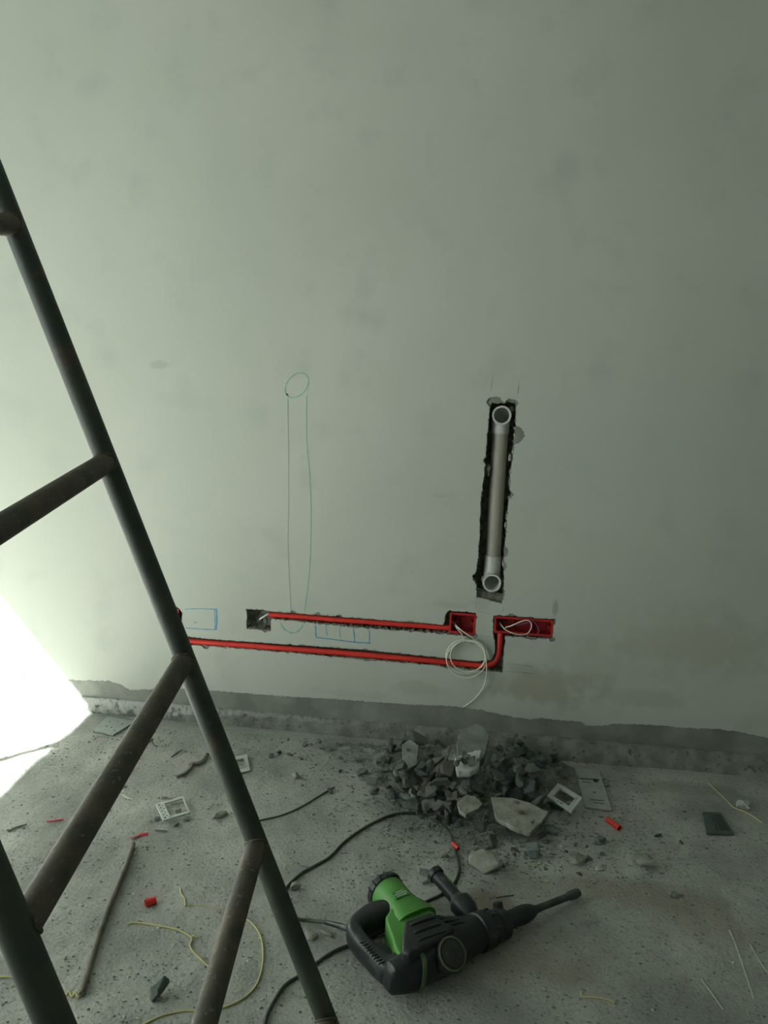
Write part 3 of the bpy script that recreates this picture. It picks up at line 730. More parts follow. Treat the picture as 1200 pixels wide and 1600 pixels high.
# mains lead
def gz(px, py, h):
    p = Fp(px, py, h); e_ = floor_z(p.x, p.y) + (heap(p.x, p.y) if h < .01 else 0); p = Fp(px, py, h + e_); e_ = floor_z(p.x, p.y) + (heap(p.x, p.y) if h < .01 else 0); p.z = h + e_; return p
CR = .0037
cord = [Fp(560, 1453, .048), Fp(545, 1451, .048), Fp(528, 1446, .036), Fp(508, 1441, .018)] + [gz(px, py, CR) for px, py in
        ((484, 1438), (466, 1436), (450, 1428), (441, 1412), (442, 1396), (450, 1384), (469, 1366), (488, 1355), (510, 1343), (522, 1333), (538, 1316), (564, 1297), (589, 1283), (614, 1273), (640, 1270),
         (665, 1274), (687, 1286), (703, 1303), (712, 1332), (717, 1352), (716, 1367), (708, 1382), (689, 1398), (655, 1415), (620, 1440), (585, 1462), (545, 1477), (519, 1488), (497, 1503), (472, 1522), (446, 1539), (431, 1560), (418, 1585), (412, 1610), (408, 1660))]
bm = bmesh.new(); add_tube(bm, spline(cord, 8), CR, 10, True, HB); pcord = link('power_cord', bm, M_CORD, ham, smooth=True)
bm = bmesh.new(); add_tube(bm, spline(cord[:4], 6), lambda t: .0085 - .004 * t, 12, True, HB); link('strain_relief', bm, M_BLACK, pcord, smooth=True)

# ================================================================== RUBBLE
def chunk_mesh(name, rng, dims, npts=16, power=1.0, m=None):
    bm = bmesh.new()
    for _ in range(npts):
        v = Vector((rng.uniform(-1, 1), rng.uniform(-1, 1), rng.uniform(-1, 1)))
        mx = max(abs(v.x), abs(v.y), abs(v.z)); v = v / (mx ** .75) if mx > 0 else v
        l = v.length; v = v * (min(1.15, max(.72, l)) / l)
        bm.verts.new((v.x * dims[0], v.y * dims[1], v.z * dims[2]))
    r = bmesh.ops.convex_hull(bm, input=bm.verts[:])
    bmesh.ops.delete(bm, geom=list({g for g in r['geom_interior'] + r['geom_unused'] if isinstance(g, bmesh.types.BMVert)}), context='VERTS')
    e = min(dims)
    bmesh.ops.bevel(bm, geom=bm.edges[:], offset=e * .07, segments=1, affect='EDGES', clamp_overlap=True)
    bmesh.ops.triangulate(bm, faces=bm.faces[:])
    bmesh.ops.subdivide_edges(bm, edges=bm.edges[:], cuts=1, use_grid_fill=True)
    for v in bm.verts:
        n = noise.noise_vector(v.co * (1.4 / e) + Vector((rng.random(), 0, 0)) * .01)
        v.co += n * e * .10
    bmesh.ops.recalc_face_normals(bm, faces=bm.faces[:])
    me = bpy.data.meshes.new(name); bm.to_mesh(me); bm.free()
    me.materials.append(m or M_ROCKS[rng.randrange(4)])
    return me
rr = random.Random(21)
BASES = []
for k in range(22):
    d = (1, rr.uniform(.55, .95), rr.uniform(.35, .8))
    BASES.append((chunk_mesh('rubble_chunk', rr, d, rr.randint(9, 14), m=M_ROCKS[k % 4]), d))

CELL = .005; hm = {}
def hget(x, y):
    k = (int(x // CELL), int(y // CELL))
    if k not in hm: hm[k] = floor_z(x, y) + heap(x, y)
    return hm[k]
FRONT = -0.052      # keep pieces clear of the fillet
def settle(x, y, r, h, sink=.22):
    """rest a lump of radius r and half height h on what lies there, and raise the height map"""
    cells = []; n = int(r / CELL) + 1
    for i in range(-n, n + 1):
        for j in range(-n, n + 1):
            d = math.hypot(i * CELL, j * CELL) / r
            if d <= 1: cells.append((x + i * CELL, y + j * CELL, d))
    hs = sorted(hget(a, b) for a, b, d in cells if d < .8) or [hget(x, y)]
    z = hs[int(len(hs) * .6)] + h * (1 - sink)
    for a, b, d in cells:
        t = z + h * .8 * math.sqrt(1 - min(1, d) ** 2)
        k = (int(a // CELL), int(b // CELL))
        if t > hget(a, b): hm[k] = t
    return z
def put_chunk(x, y, s, rng, flat=1.0, m=None):
    me, d = BASES[rng.randrange(len(BASES))]
    o = bpy.data.objects.new('rubble_chunk', me); COL.objects.link(o)
    o.scale = (s, s, s * flat); o.rotation_euler = (rng.uniform(-.7, .7), rng.uniform(-.7, .7), rng.uniform(0, 6.28))
    z = settle(x, y, s * .78, s * d[2] * flat * .95 + s * .08)
    o.location = (x, y, z); return o

# stones resting on their own, each told apart
def lone(name, px, py, dims, label, cat, m, rz=0.0, tilt=(0, 0), seed=1, npts=15, group=None, tall=0.0):
    rg_ = random.Random(seed); me = chunk_mesh(name, rg_, dims, npts, m=m)
    o = bpy.data.objects.new(name, me); COL.objects.link(o)
    o.rotation_euler = (tilt[0], tilt[1], rz)
    p = Fp(px, py, dims[2] * .9)
    zmin = min((Matrix.Rotation(rz, 3, 'Z') @ Matrix.Rotation(tilt[1], 3, 'Y') @ Matrix.Rotation(tilt[0], 3, 'X') @ v.co).z for v in me.vertices)
    base = max(floor_z(p.x, p.y), hget(p.x, p.y) * .9)
    p = Fp(px, py, base - zmin * .9); o.location = (p.x, p.y, base - zmin - .001)
    settle(p.x, p.y, max(dims[0], dims[1]) * .8, dims[2] * .9)
    return tag(o, label, cat, group)
def slabstone(name, pix, ztop, th, label, cat, m, tilt=0.0, seed=3, top_m=None):
    """a broken flat piece with the outline seen from above; real thickness, rough edges"""
    P = [Fp(px, py, ztop) for px, py in pix]; c = sum(P, Vector()) / len(P); c.z = 0
    p = dens([Vector((q.x - c.x, q.y - c.y)) for q in P], .006)
    p = [q + Vector((noise.noise(Vector((q.x * 150, q.y * 150, seed))), noise.noise(Vector((q.x * 150, q.y * 150, seed + 9))))) * .0022 for q in p]
    bm = bmesh.new(); n = len(p)
    lays = []
    for f, s_ in ((0, .90), (.25, .97), (.6, 1.0), (.9, 1.0), (1.0, .975)):
        lays.append([bm.verts.new((q.x * s_ + .0014 * noise.noise(Vector((q.x * 200, q.y * 200, f * 5 + seed))), q.y * s_ + .0014 * noise.noise(Vector((q.y * 200, q.x * 200, f * 5 + seed))), th * (f - 1) + q.y * tilt)) for q in p])
    bm.faces.new(lays[0][::-1]); bm.faces.new(lays[-1])
    for a, b in zip(lays, lays[1:]):
        for i in range(n): bm.faces.new((a[i], a[(i + 1) % n], b[(i + 1) % n], b[i]))
    o = link(name, bm, m); o.location = (c.x, c.y, ztop)
    for q in P:
        pass
    rad = max((Vector((q.x - c.x, q.y - c.y))).length for q in P)
    for i in range(-30, 31):
        for j in range(-30, 31):
            x, y = c.x + i * CELL, c.y + j * CELL
            if inside(x, y, P):
                k = (int(x // CELL), int(y // CELL)); hget(x, y); hm[k] = max(hm[k], ztop + .001)
    return tag(o, label, cat)
def inside(x, y, P):
    c = False; j = len(P) - 1
    for i in range(len(P)):
        if (P[i].y > y) != (P[j].y > y) and x < (P[j].x - P[i].x) * (y - P[i].y) / (P[j].y - P[i].y) + P[i].x: c = not c
        j = i
    return c

class XY:
    def __init__(s_, a): s_.x, s_.y = a
# the heap: first a layer of medium lumps, then the named slabs, then small ones
hr = random.Random(5)
def heap_px(rng):
    while True:
        px, py = rng.gauss(738, 92), rng.gauss(1208, 46)
        # ragged outline of the heap
        e = ((px - 742) / 158) ** 2 + ((py - 1222) / (92 if py > 1222 else 74)) ** 2
        if px < 728 and py > 1256 + (px - 620) * .28: continue
        if e < 1 + .35 * noise.noise(Vector((px * .02, py * .03, 1))) and py > 1146 + abs(px - 740) * .08: return px, py
heap_objs = []; KEEP = []
def heap_layer(n, smin, smax, rng, pw=2.0):
    for _ in range(n):
        for _t in range(20):
            px, py = heap_px(rng); q = Fp(px, py, 0); q = Fp(px, py, min(.08, hget(q.x, q.y)))
            s = smin + (smax - smin) * rng.random() ** pw
            if q.y < FRONT - s * .8 and not any(inside(px + ex * s * 480, py + ey * s * 340, k_) for k_ in KEEP for ex, ey in ((0, 0), (1, 0), (-1, 0), (0, 1), (0, -1))): break
        else: continue
        heap_objs.append(put_chunk(q.x, q.y, s, rng, rng.uniform(.7, 1.0)))
KEEP.append([XY(v_) for v_ in [(704, 1138), (774, 1138), (768, 1202), (702, 1202)]])
heap_layer(60, .018, .038, hr, 1.2)
slabstone('rubble_slab', [(767, 1248), (800, 1250), (828, 1257), (857, 1270), (846, 1282), (829, 1297), (812, 1293), (797, 1287), (775, 1276)], .048, .016,
          'large flat pale slab of broken screed lying at the front right of the rubble heap', 'rubble slab', M_PALE, .10, 3)
slabstone('rubble_slab', [(714, 1253), (728, 1244), (742, 1246), (755, 1256), (748, 1262), (728, 1270), (718, 1264)], .062, .015,
          'smaller flat brownish slab left of the large pale slab in the heap', 'rubble slab', M_ROCKS[2], .1, 8)
slabstone('rubble_slab', [(714, 1158), (719, 1148), (744, 1145), (757, 1149), (764, 1158), (757, 1173), (741, 1176), (717, 1181)], .118, .030,
          'broad grey slab on top of the rubble heap nearest the wall', 'rubble slab', M_ROCKS[0], .45, 12)
slabstone('plaster_fragment', [(711, 1186), (724, 1184), (750, 1182), (749, 1194), (737, 1197), (714, 1196)], .113, .020,
          'white painted plaster fragment near the top of the heap below the broad grey slab', 'plaster fragment', M_WFLAKE, .6, 15)
slabstone('rubble_slab', [(628, 1168), (640, 1164), (654, 1170), (652, 1186), (632, 1192)], .058, .018,
          'squarish grey slab at the upper left of the rubble heap', 'rubble slab', M_ROCKS[1], .4, 17)
lone('rubble_bar', 684, 1221, (.040, .011, .011), 'long bar shaped broken piece lying across the left half of the heap', 'rubble piece', M_ROCKS[0], .55, (0, 0), 31)
lone('rubble_bar', 565, 1206, (.026, .011, .009), 'elongated grey piece at the left foot of the heap', 'rubble piece', M_ROCKS[1], .9, (0, 0), 32)
lone('rubble_bar', 592, 1188, (.030, .012, .010), 'thick elongated piece leaning up toward the wall at the left tail of the heap', 'rubble piece', M_ROCKS[1], .8, (0, -.2), 33)
lone('rubble_chunk', 878, 1206, (.025, .020, .018), 'blocky grey chunk at the right end of the heap beside the blank switch plate', 'rubble chunk', M_ROCKS[0], .4, (0, 0), 34)
lone('rubble_chunk', 620, 1206, (.016, .012, .010), 'pale squarish chunk at the left side of the heap', 'rubble chunk', M_PALE, .2, (.2, 0), 35)
lone('rubble_chunk', 634, 1246, (.026, .017, .012), 'bluish grey chunk at the lower left edge of the heap', 'rubble chunk', M_ROCKS[3], -.2, (0, 0), 36)
lone('rubble_chunk', 862, 1296, (.026, .014, .010), 'flat bluish chunk right of the large pale slab', 'rubble chunk', M_ROCKS[3], -.2, (0, 0), 37)
for q_ in ([(762, 1240), (832, 1250), (866, 1270), (830, 1306), (770, 1284)], [(710, 1242), (760, 1242), (758, 1274), (710, 1270)], [(708, 1142), (770, 1142), (766, 1200), (704, 1200)],
           [(850, 1216), (872, 1210), (918, 1246), (896, 1276), (848, 1256)], [(890, 1194), (942, 1196), (964, 1270), (908, 1268)], [(624, 1160), (658, 1166), (656, 1190), (626, 1194)], [(655, 1208), (712, 1214), (712, 1238), (655, 1226)]):
    KEEP.append([XY(v_) for v_ in q_])
heap_layer(140, .011, .027, hr, 1.1)
heap_layer(52, .008, .014, hr, 1.2)
for o in heap_objs: tag(o, 'grey concrete lump in the rubble heap on the floor below the tall chase', 'rubble chunk', 'concrete lumps in the rubble heap')
# loose lumps around the heap and along the wall
lo_ = random.Random(11); n_l = 0
while n_l < 52:
    k = lo_.random()
    if k < .45: px, py = lo_.uniform(420, 640), lo_.gauss(1175, 18)
    elif k < .8: px, py = lo_.gauss(800, 75), lo_.gauss(1315, 22)
    else: px, py = lo_.uniform(880, 1080), lo_.gauss(1320, 30)
    q = Fp(px, py, 0)
    if q.y > FRONT - .02 or (885 < px < 985 and 1185 < py < 1310) or (845 < px < 920 and 1210 < py < 1280): continue
    o = put_chunk(q.x, q.y, lo_.uniform(.006, .0135), lo_, .8); n_l += 1
    if px < 660: tag(o, 'small loose rubble lump on the floor left of the heap near the wall', 'rubble chunk', 'loose lumps left of the heap')
    else: tag(o, 'small loose rubble lump on the floor in front of or right of the heap', 'rubble chunk', 'loose lumps in front of the heap')
# stones told apart
for a in [('rubble_chunk', 757, 1346, (.040, .036, .022), 'large brownish pale chunk between the heap and the hammer side handle', 'rubble chunk', M_PALE, .5, (.1, 0), 41),
          ('rubble_chunk', 832, 1328, (.018, .022, .022), 'upright bluish grey chunk in front of the heap', 'rubble chunk', M_ROCKS[3], .3, (0, 0), 42),
          ('rubble_chunk', 1008, 1346, (.036, .024, .014), 'wide flat pale chunk standing alone to the right of the heap', 'rubble chunk', M_PALE, -.3, (0, 0), 43),
          ('rubble_chunk', 904, 1342, (.030, .022, .010), 'flat brown grey chunk between the red offcut and the chisel tip', 'rubble chunk', M_ROCKS[2], .1, (0, 0), 44),
          ('rubble_chunk', 664, 1369, (.017, .017, .017), 'rough grey lump touching the end of the hammer side handle', 'rubble chunk', M_ROCKS[1], .1, (0, 0), 45),
          ('rubble_chunk', 938, 1312, (.017, .012, .010), 'bluish piece just below the right red conduit offcut', 'rubble chunk', M_ROCKS[3], .8, (0, 0), 46),
          ('rubble_chunk', 462, 1385, (.015, .012, .010), 'small pale block beside the hammer cord near the frame tube', 'rubble chunk', M_PALE, .6, (0, 0), 47),
          ('rubble_chunk', 486, 1459, (.016, .014, .010), 'pale block left of the hammer handle', 'rubble chunk', M_PALE, .2, (0, 0), 48),
          ('rubble_chunk', 509, 1457, (.020, .007, .004), 'thin flat pale sliver left of the hammer handle', 'rubble chunk', M_PALE, -.5, (0, 0), 49),
          ('rubble_chunk', 343, 1274, (.024, .012, .010), 'elongated pale chunk left of the frame tube beyond the red pipe offcut', 'rubble chunk', M_PALE, .7, (0, 0), 50),
          ('rubble_chunk', 461, 1212, (.018, .012, .009), 'brownish pale chunk right of the frame tube toward the wall', 'rubble chunk', M_PALE, -.8, (0, 0), 51),
          ('dark_shard', 249, 1546, (.012, .026, .018), 'dark green black shard standing on the floor between the two lower tubes', 'shard', M_DKPLATE, -.25, (0, 0), 52),
          ('rubble_chunk', 1052, 1397, (.012, .009, .008), 'small dark lump on the bare floor at the lower right', 'rubble chunk', M_ROCKS[0], -.25, (0, 0), 53),
          ('white_lump', 936, 1357, (.009, .006, .006), 'small white lump on the floor above the chisel tip', 'plaster lump', M_WFLAKE, .2, (0, 0), 54),
          ('white_lump', 876, 1322, (.006, .005, .004), 'tiny cream lump between the heap and the right red offcut', 'plaster lump', M_WFLAKE, .2, (0, 0), 55),
          ('white_lump', 192, 1226, (.013, .010, .006), 'white square plaster crumb beside the rusty cross tube', 'plaster lump', M_WFLAKE, .1, (0, 0), 56),
          ('white_lump', 201, 1205, (.008, .007, .006), 'small round white crumb just above the square one', 'plaster lump', M_WFLAKE, .1, (0, 0), 57),
          ('plaster_sliver', 233, 1157, (.007, .022, .004), 'long narrow pale plaster sliver near the wall left of the frame tube', 'plaster lump', M_PALE, -.25, (0, 0), 58)]:
    lone(*a)
# crumpled white scrap at the right
sc_ = random.Random(3); bm = bmesh.new(); bmesh.ops.create_icosphere(bm, subdivisions=3, radius=1)
p = Fp(1162, 1258, .010)
for v in bm.verts:
    n = 1 + .5 * noise.noise(v.co * 1.6) + .35 * abs(noise.noise(v.co * 4))
    v.co = Vector((v.co.x * .018 * n, v.co.y * .014 * n, v.co.z * .012 * n))
o = link('crumpled_scrap', bm, mat('white_scrap', (.36, .38, .34), (.48, .50, .46), rough=.7, scale=90)); o.location = (p.x, p.y, .011)
tag(o, 'crumpled whitish scrap on the floor at the far right by the yellow wire', 'scrap')

# crushed rubble under and around the lumps: nobody could count it
def bits(name, spots, m_list, label, cat):
    bm = bmesh.new()
    for (x, y, z, s, mi, rg_) in spots:
        a = rg_.uniform(0, 6.28); ca, sa = math.cos(a), math.sin(a)
        sx, sy, sz = s * rg_.uniform(.7, 1.3), s * rg_.uniform(.5, 1), s * rg_.uniform(.3, .8)
        vs = []
        for (u, v, w) in ((1, .1, 0), (.3, 1, .1), (-.9, .5, 0), (-.6, -.9, .1), (.6, -.8, 0), (.2, .1, 1), (-.3, -.1, .8), (0, 0, -.8)):
            u += rg_.uniform(-.25, .25); v += rg_.uniform(-.25, .25)
            vs.append(bm.verts.new((x + (u * ca - v * sa) * sx, y + (u * sa + v * ca) * sy, z + w * sz)))
        for k in range(5):
            f = bm.faces.new((vs[k], vs[(k + 1) % 5], vs[5 if k in (4, 0, 1) else 6])); f.material_index = mi
            f = bm.faces.new((vs[(k + 1) % 5], vs[k], vs[7])); f.material_index = mi
        for t in ((2, 6, 5), (4, 5, 6)):
            try: bm.faces.new([vs[i] for i in t]).material_index = mi
            except ValueError: pass
    me = bpy.data.meshes.new(name); bm.to_mesh(me); bm.free()
    for m in m_list: me.materials.append(m)
    o = bpy.data.objects.new(name, me); COL.objects.link(o)
    return tag(o, label, cat, kind='stuff')
br = random.Random(99); spots = []
while len(spots) < 2600:
    px, py = br.gauss(735, 110), br.gauss(1222, 62)
    if not 1140 < py < 1375 or (560 < px < 740 and py > 1350): continue
    q = Fp(px, py, 0); z = min(.1, hget(q.x, q.y)); q = Fp(px, py, z * .8)
    if q.y > FRONT + .004: continue
    z = floor_z(q.x, q.y) + heap(q.x, q.y)
    spots.append((q.x, q.y, z + .0015, br.uniform(.0016, .0050), br.randrange(4), br))
bits('crushed_rubble', spots, M_ROCKS, 'crushed grey concrete crumbs between and around the lumps of the heap', 'crushed rubble')
bm = bmesh.new(); G = []
hx0, hx1, hy0, hy1 = -.62, .62, -.62, FRONT
nx, ny = 150, 90
for j in range(ny + 1):
    row = []
    for i in range(nx + 1):
        x, y = hx0 + (hx1 - hx0) * i / nx, hy0 + (hy1 - hy0) * j / ny
        h = heap(x, y); row.append(bm.verts.new((x, y, floor_z(x, y) + h - .0035 + (.006 * noise.noise(Vector((x * 55, y * 55, 0))) * min(1, h / .01)))))
    G.append(row)
for j in range(ny):
    for i in range(nx):
        v_ = (G[j][i], G[j][i + 1], G[j + 1][i + 1], G[j + 1][i])
        if max(heap(w.co.x, w.co.y) for w in v_) > .0025: bm.faces.new(v_)
bmesh.ops.delete(bm, geom=[v for v in bm.verts if not v.link_faces], context='VERTS')
tag(link('rubble_dust', bm, M_ROCKS[1]), 'grey mound of cement dust beneath the rubble heap', 'cement dust', kind='stuff')
spots = []; cr = random.Random(4)
while len(spots) < 9500:
    px, py = cr.uniform(-20, 1220), cr.uniform(1118, 1620)
    dens_ = .10 + .8 * math.exp(-((py - 1168) / 28) ** 2) * (1 if 180 < px < 640 else .45) + .6 * math.exp(-((px - 700) / 190) ** 2 - ((py - 1345) / 45) ** 2) + .45 * math.exp(-((px - 960) / 110) ** 2 - ((py - 1320) / 50) ** 2)
    dens_ *= .35 + 1.3 * max(0, .5 + noise.noise(Vector((px * .02, py * .03, 4))))
    if cr.random() > dens_: continue
    q = Fp(px, py, 0)
    if q.y > FRONT + .006 or q.y < -1.7: continue
    s = .0009 + .0030 * cr.random() ** 3.0
    spots.append((q.x, q.y, floor_z(q.x, q.y) + s * .2, s, cr.choice((0, 0, 1, 2, 3)), cr))
bits('floor_grit', spots, M_ROCKS, 'fine cement grit strewn over the dusty floor', 'grit')
spots = []; cr = random.Random(8)
while len(spots) < 330:
    k = cr.random(); px, py = (cr.uniform(60, 560), cr.uniform(1150, 1600)) if k < .75 else (cr.uniform(500, 1200), cr.uniform(1290, 1600))
    q = Fp(px, py, 0)
    if q.y > FRONT: continue
    spots.append((q.x, q.y, floor_z(q.x, q.y) + .0006, .0010 + .0034 * cr.random() ** 2.5, 0, cr))
bits('plaster_flakes', spots, [M_WFLAKE], 'tiny white plaster flakes sprinkled over the floor', 'plaster flakes')

# ================================================================== LITTER ON THE FLOOR
def quad_frame(P, w_, base_z, th):
    """P four corners (image order) at floor; returns helper to place things inside the quad"""
    a, b, c, d = P
    def at(s, t, z): q = a.lerp(b, s).lerp(d.lerp(c, s), t); return Vector((q.x, q.y, z))
    return at
def plate(name, corners, z, th, wins, m, label, cat, holes=(), tilt=0.0, marks=(), hole_m=None):
    """corners: pixels a(top-left) b(top-right) c(bottom-right) d(bottom-left); wins: window (s0,t0,s1,t1) or None"""
    P = [Fp(px, py, z) for px, py in corners]; ctr = sum(P, Vector()) / 4; ctr.z = 0
    at = quad_frame(P, 0, z, th); L0 = Vector((ctr.x, ctr.y, z))
    t = thing(name, (ctr.x, ctr.y, z), label, cat)
    bm = bmesh.new()
    def block(s0, t0, s1, t1, za, zb):
        q = [at(s0, t0, 0), at(s1, t0, 0), at(s1, t1, 0), at(s0, t1, 0)]
        add_prism(bm, [v - ctr for v in q], za, zb)
    if wins:
        s0, t0, s1, t1 = wins
        out = [at(0, 0, 0), at(1, 0, 0), at(1, 1, 0), at(0, 1, 0)]; inn = [at(s0, t0, 0), at(s1, t0, 0), at(s1, t1, 0), at(s0, t1, 0)]
        vs = {}
        for nm, L_ in (('o', out), ('i', inn)):
            for zz in (-th, 0): vs[nm, zz] = [bm.verts.new((v.x - ctr.x, v.y - ctr.y, zz)) for v in L_]
        for k in range(4):
            k2 = (k + 1) % 4
            bm.faces.new((vs['o', 0][k], vs['o', 0][k2], vs['i', 0][k2], vs['i', 0][k])); bm.faces.new((vs['o', -th][k], vs['i', -th][k], vs['i', -th][k2], vs['o', -th][k2]))
            bm.faces.new((vs['o', -th][k], vs['o', -th][k2], vs['o', 0][k2], vs['o', 0][k])); bm.faces.new((vs['i', -th][k], vs['i', 0][k], vs['i', 0][k2], vs['i', -th][k2]))
        bev(bm, .0007, 1)
        link('frame_rim', bm, m, t)
        for (sa, ta, sb, tb) in ((s0 - .04, t0 - .04, s0 + .0, t1 + .04), (s1, t0 - .04, s1 + .04, t1 + .04)):
            bm = bmesh.new(); block(sa, ta, sb, tb, 0, .0012); link('inner_lip', bm, m, t)
    else:
        block(0, 0, 1, 1, -th, 0); bev(bm, .0009, 2); link('plate', bm, m, t)
    for (s, u_, r) in holes:
        bm = bmesh.new(); c = at(s, u_, 0) - ctr
        pts = [Vector((c.x + r * math.cos(k * math.pi / 8), c.y + r * math.sin(k * math.pi / 8), .0002)) for k in range(17)]
        add_tube(bm, [Vector((c.x, c.y, -.0005)), Vector((c.x, c.y, .0004))], r, 14); link('screw_hole', bm, hole_m or M_PRINT, t)
    for (s0, t0, s1, t1) in marks:
        bm = bmesh.new(); block(s0, t0, s1, t1, -.0003, .0003); link('printed_mark', bm, M_PRINT, t)
    return t
f1 = plate('mounting_frame', [(243, 1256), (287, 1243), (298, 1269), (255, 1282)], .014, .0045, (.27, .13, .93, .87), M_WHITEP, 'white plastic mounting frame lying on crumbs in the middle of the left floor', 'mounting frame',
      holes=[(.10, .12, .0028), (.10, .3, .0024), (.10, .5, .0024), (.10, .7, .0024), (.10, .88, .0028), (.19, .2, .002), (.19, .4, .002), (.19, .6, .002), (.19, .8, .002)])
f2 = plate('mounting_frame', [(349, 1187), (386, 1178), (391, 1203), (357, 1211)], .008, .0045, (.2, .2, .84, .82), M_WHITEP, 'pale mounting frame partly hidden behind the long frame tube', 'mounting frame')
f3 = plate('mounting_frame', [(872, 1223), (910, 1246), (893, 1268), (855, 1243)], .030, .007, (.18, .18, .82, .82), M_WHITEP, 'dusty white switch frame tilted against the rubble at the right end of the heap', 'mounting frame',
      marks=[(.4, .9, .45, .95), (.5, .9, .6, .95)])
f4 = plate('blank_plate', [(898, 1200), (936, 1202), (956, 1265), (915, 1261)], .008, .0050, None, M_PANEL, 'long grey rectangular cover plate with faint printed marks right of the heap', 'cover plate',
      marks=[(.10, .27, .88, .30), (.62, .27, .80, .36), (.15, .36, .5, .375), (.25, .80, .8, .815), (.35, .87, .78, .885)], holes=[(.52, .62, .004)])
f5 = plate('cover_plate', [(168, 1119), (212, 1127), (177, 1148), (145, 1141)], .007, .0045, None, M_PANEL, 'dusty plate with screw holes lying near the wall at the edge of the sunlight', 'cover plate',
      holes=[(.25, .3, .003), (.75, .3, .003), (.35, .62, .003), (.55, .62, .003), (.5, .2, .002), (.8, .75, .003)])
f6 = plate('dark_plate', [(1098, 1268), (1126, 1269), (1147, 1302), (1104, 1301)], .009, .006, None, M_DKPLATE, 'dark green grey switch plate lying alone at the far right', 'cover plate',
      marks=[(.40, .08, .46, .92), (.52, .1, .92, .88)])
# crumb sitting inside the middle-left frame, lumps under it
for a in [('plaster_lump', 278, 1266, (.010, .008, .007), 'cream crumb inside the white mounting frame on the left floor', 'plaster lump', M_PALE, .2, (0, 0), 61),
          ('rubble_chunk', 245, 1279, (.008, .007, .006), 'dark lump at the left corner of the white mounting frame', 'rubble chunk', M_ROCKS[0], .2, (0, 0), 62),
          ('rubble_chunk', 291, 1279, (.012, .009, .007), 'grey lump under the right corner of the white mounting frame', 'rubble chunk', M_ROCKS[1], .2, (0, 0), 63),
          ('rubble_chunk', 275, 1287, (.010, .008, .007), 'grey lump under the front edge of the white mounting frame', 'rubble chunk', M_ROCKS[0], 1.2, (0, 0), 64),
          ('rubble_chunk', 257, 1246, (.010, .007, .004), 'flat pale lump behind the white mounting frame', 'rubble chunk', M_ROCKS[2], .2, (0, 0), 65)]:
    lone(*a)

def floor_tube(name, p0, p1, ro, m, label, cat, ri=None, seg=18):
    a, b = gz(*p0, ro), gz(*p1, ro); bm = bmesh.new()
    if ri: add_pipe(bm, [a, b], ro, ri, seg, a)
    else: add_tube(bm, [a, b], ro, seg, True, a)
    o = autosmooth(link(name, bm, m)); o.location = a
    return tag(o, label, cat)
floor_tube('conduit_offcut', (949, 1280), (968, 1294), .0078, M_RED, 'short red conduit offcut below the long grey cover plate', 'conduit offcut', .0066)
floor_tube('conduit_offcut', (227, 1411), (243, 1406), .0085, M_RED, 'stubby red conduit offcut on the floor between the two lower tubes', 'conduit offcut', .0070)
floor_tube('conduit_offcut', (708, 1318), (716, 1326), .0055, M_RED, 'tiny red offcut beside the hammer cord loop', 'conduit offcut', .0040)
def flat_strip(name, pts, w, th, m, label, cat, n=6, h=.002, tw=0.0):
    P = spline([gz(px, py, h) for px, py in pts], n); b = P[0].copy(); secs = []
    for i, p in enumerate(P):
        t = (P[min(i + 1, len(P) - 1)] - P[max(i - 1, 0)]).normalized(); sd = t.cross(ZV).normalized(); f = i / (len(P) - 1)
        upv = sd.cross(t); a = tw * math.sin(f * 5)
        secs.append((p, (sd * math.cos(a) + upv * math.sin(a)) * w * (.75 + .35 * math.sin(f * 3.14)), upv * th, 2.6))
    bm = bmesh.new(); add_loft(bm, secs, 12, b); o = autosmooth(link(name, bm, m)); o.location = b
    return tag(o, label, cat)
M_PINK = mat('red_tape', (.62, .06, .08), (.5, .04, .05), rough=.5)
flat_strip('tape_scrap', [(205, 1310), (212, 1307), (220, 1304), (232, 1303)], .0045, .0012, M_PINK, 'pinkish red tape scrap at the far end of the long rod', 'tape scrap', h=.004, tw=.5)
flat_strip('tape_scrap', [(73, 1283), (85, 1282), (99, 1280)], .0030, .0012, M_PINK, 'thin red strip on the floor left of the rusty cross tube', 'tape scrap', h=.003)
flat_strip('tape_scrap', [(938, 1264), (944, 1266), (957, 1267)], .0022, .0008, M_PINK, 'sliver of red plastic at the corner of the long grey cover plate', 'tape scrap', h=.003)
flat_strip('dark_strip', [(13, 1299), (24, 1293), (42, 1288)], .0032, .0012, M_CORDG, 'short dark curved strip at the far left of the floor', 'strip', h=.003)
flat_strip('bent_strip', [(276, 1214), (288, 1208), (297, 1199), (300, 1193), (312, 1192), (319, 1188), (325, 1178)], .0070, .0035, M_STICK, 'bent zigzag strip of debris beside the long frame tube', 'strip', h=.006, tw=.4)
flat_strip('wood_splinter', [(190, 1241), (198, 1246), (206, 1249)], .0022, .0010, M_WIRE, 'short pale splinter right of the rusty cross tube', 'splinter', h=.003)
flat_strip('dark_splinter', [(268, 1183), (276, 1177), (284, 1172)], .0026, .0014, M_CORDG, 'short dark splinter near the wall left of the long tube', 'splinter', h=.003)
flat_strip('green_strip', [(242, 1297), (252, 1298), (261, 1299)], .0030, .0010, M_DKPLATE, 'dull green strip in front of the white mounting frame on the left', 'strip', h=.003)
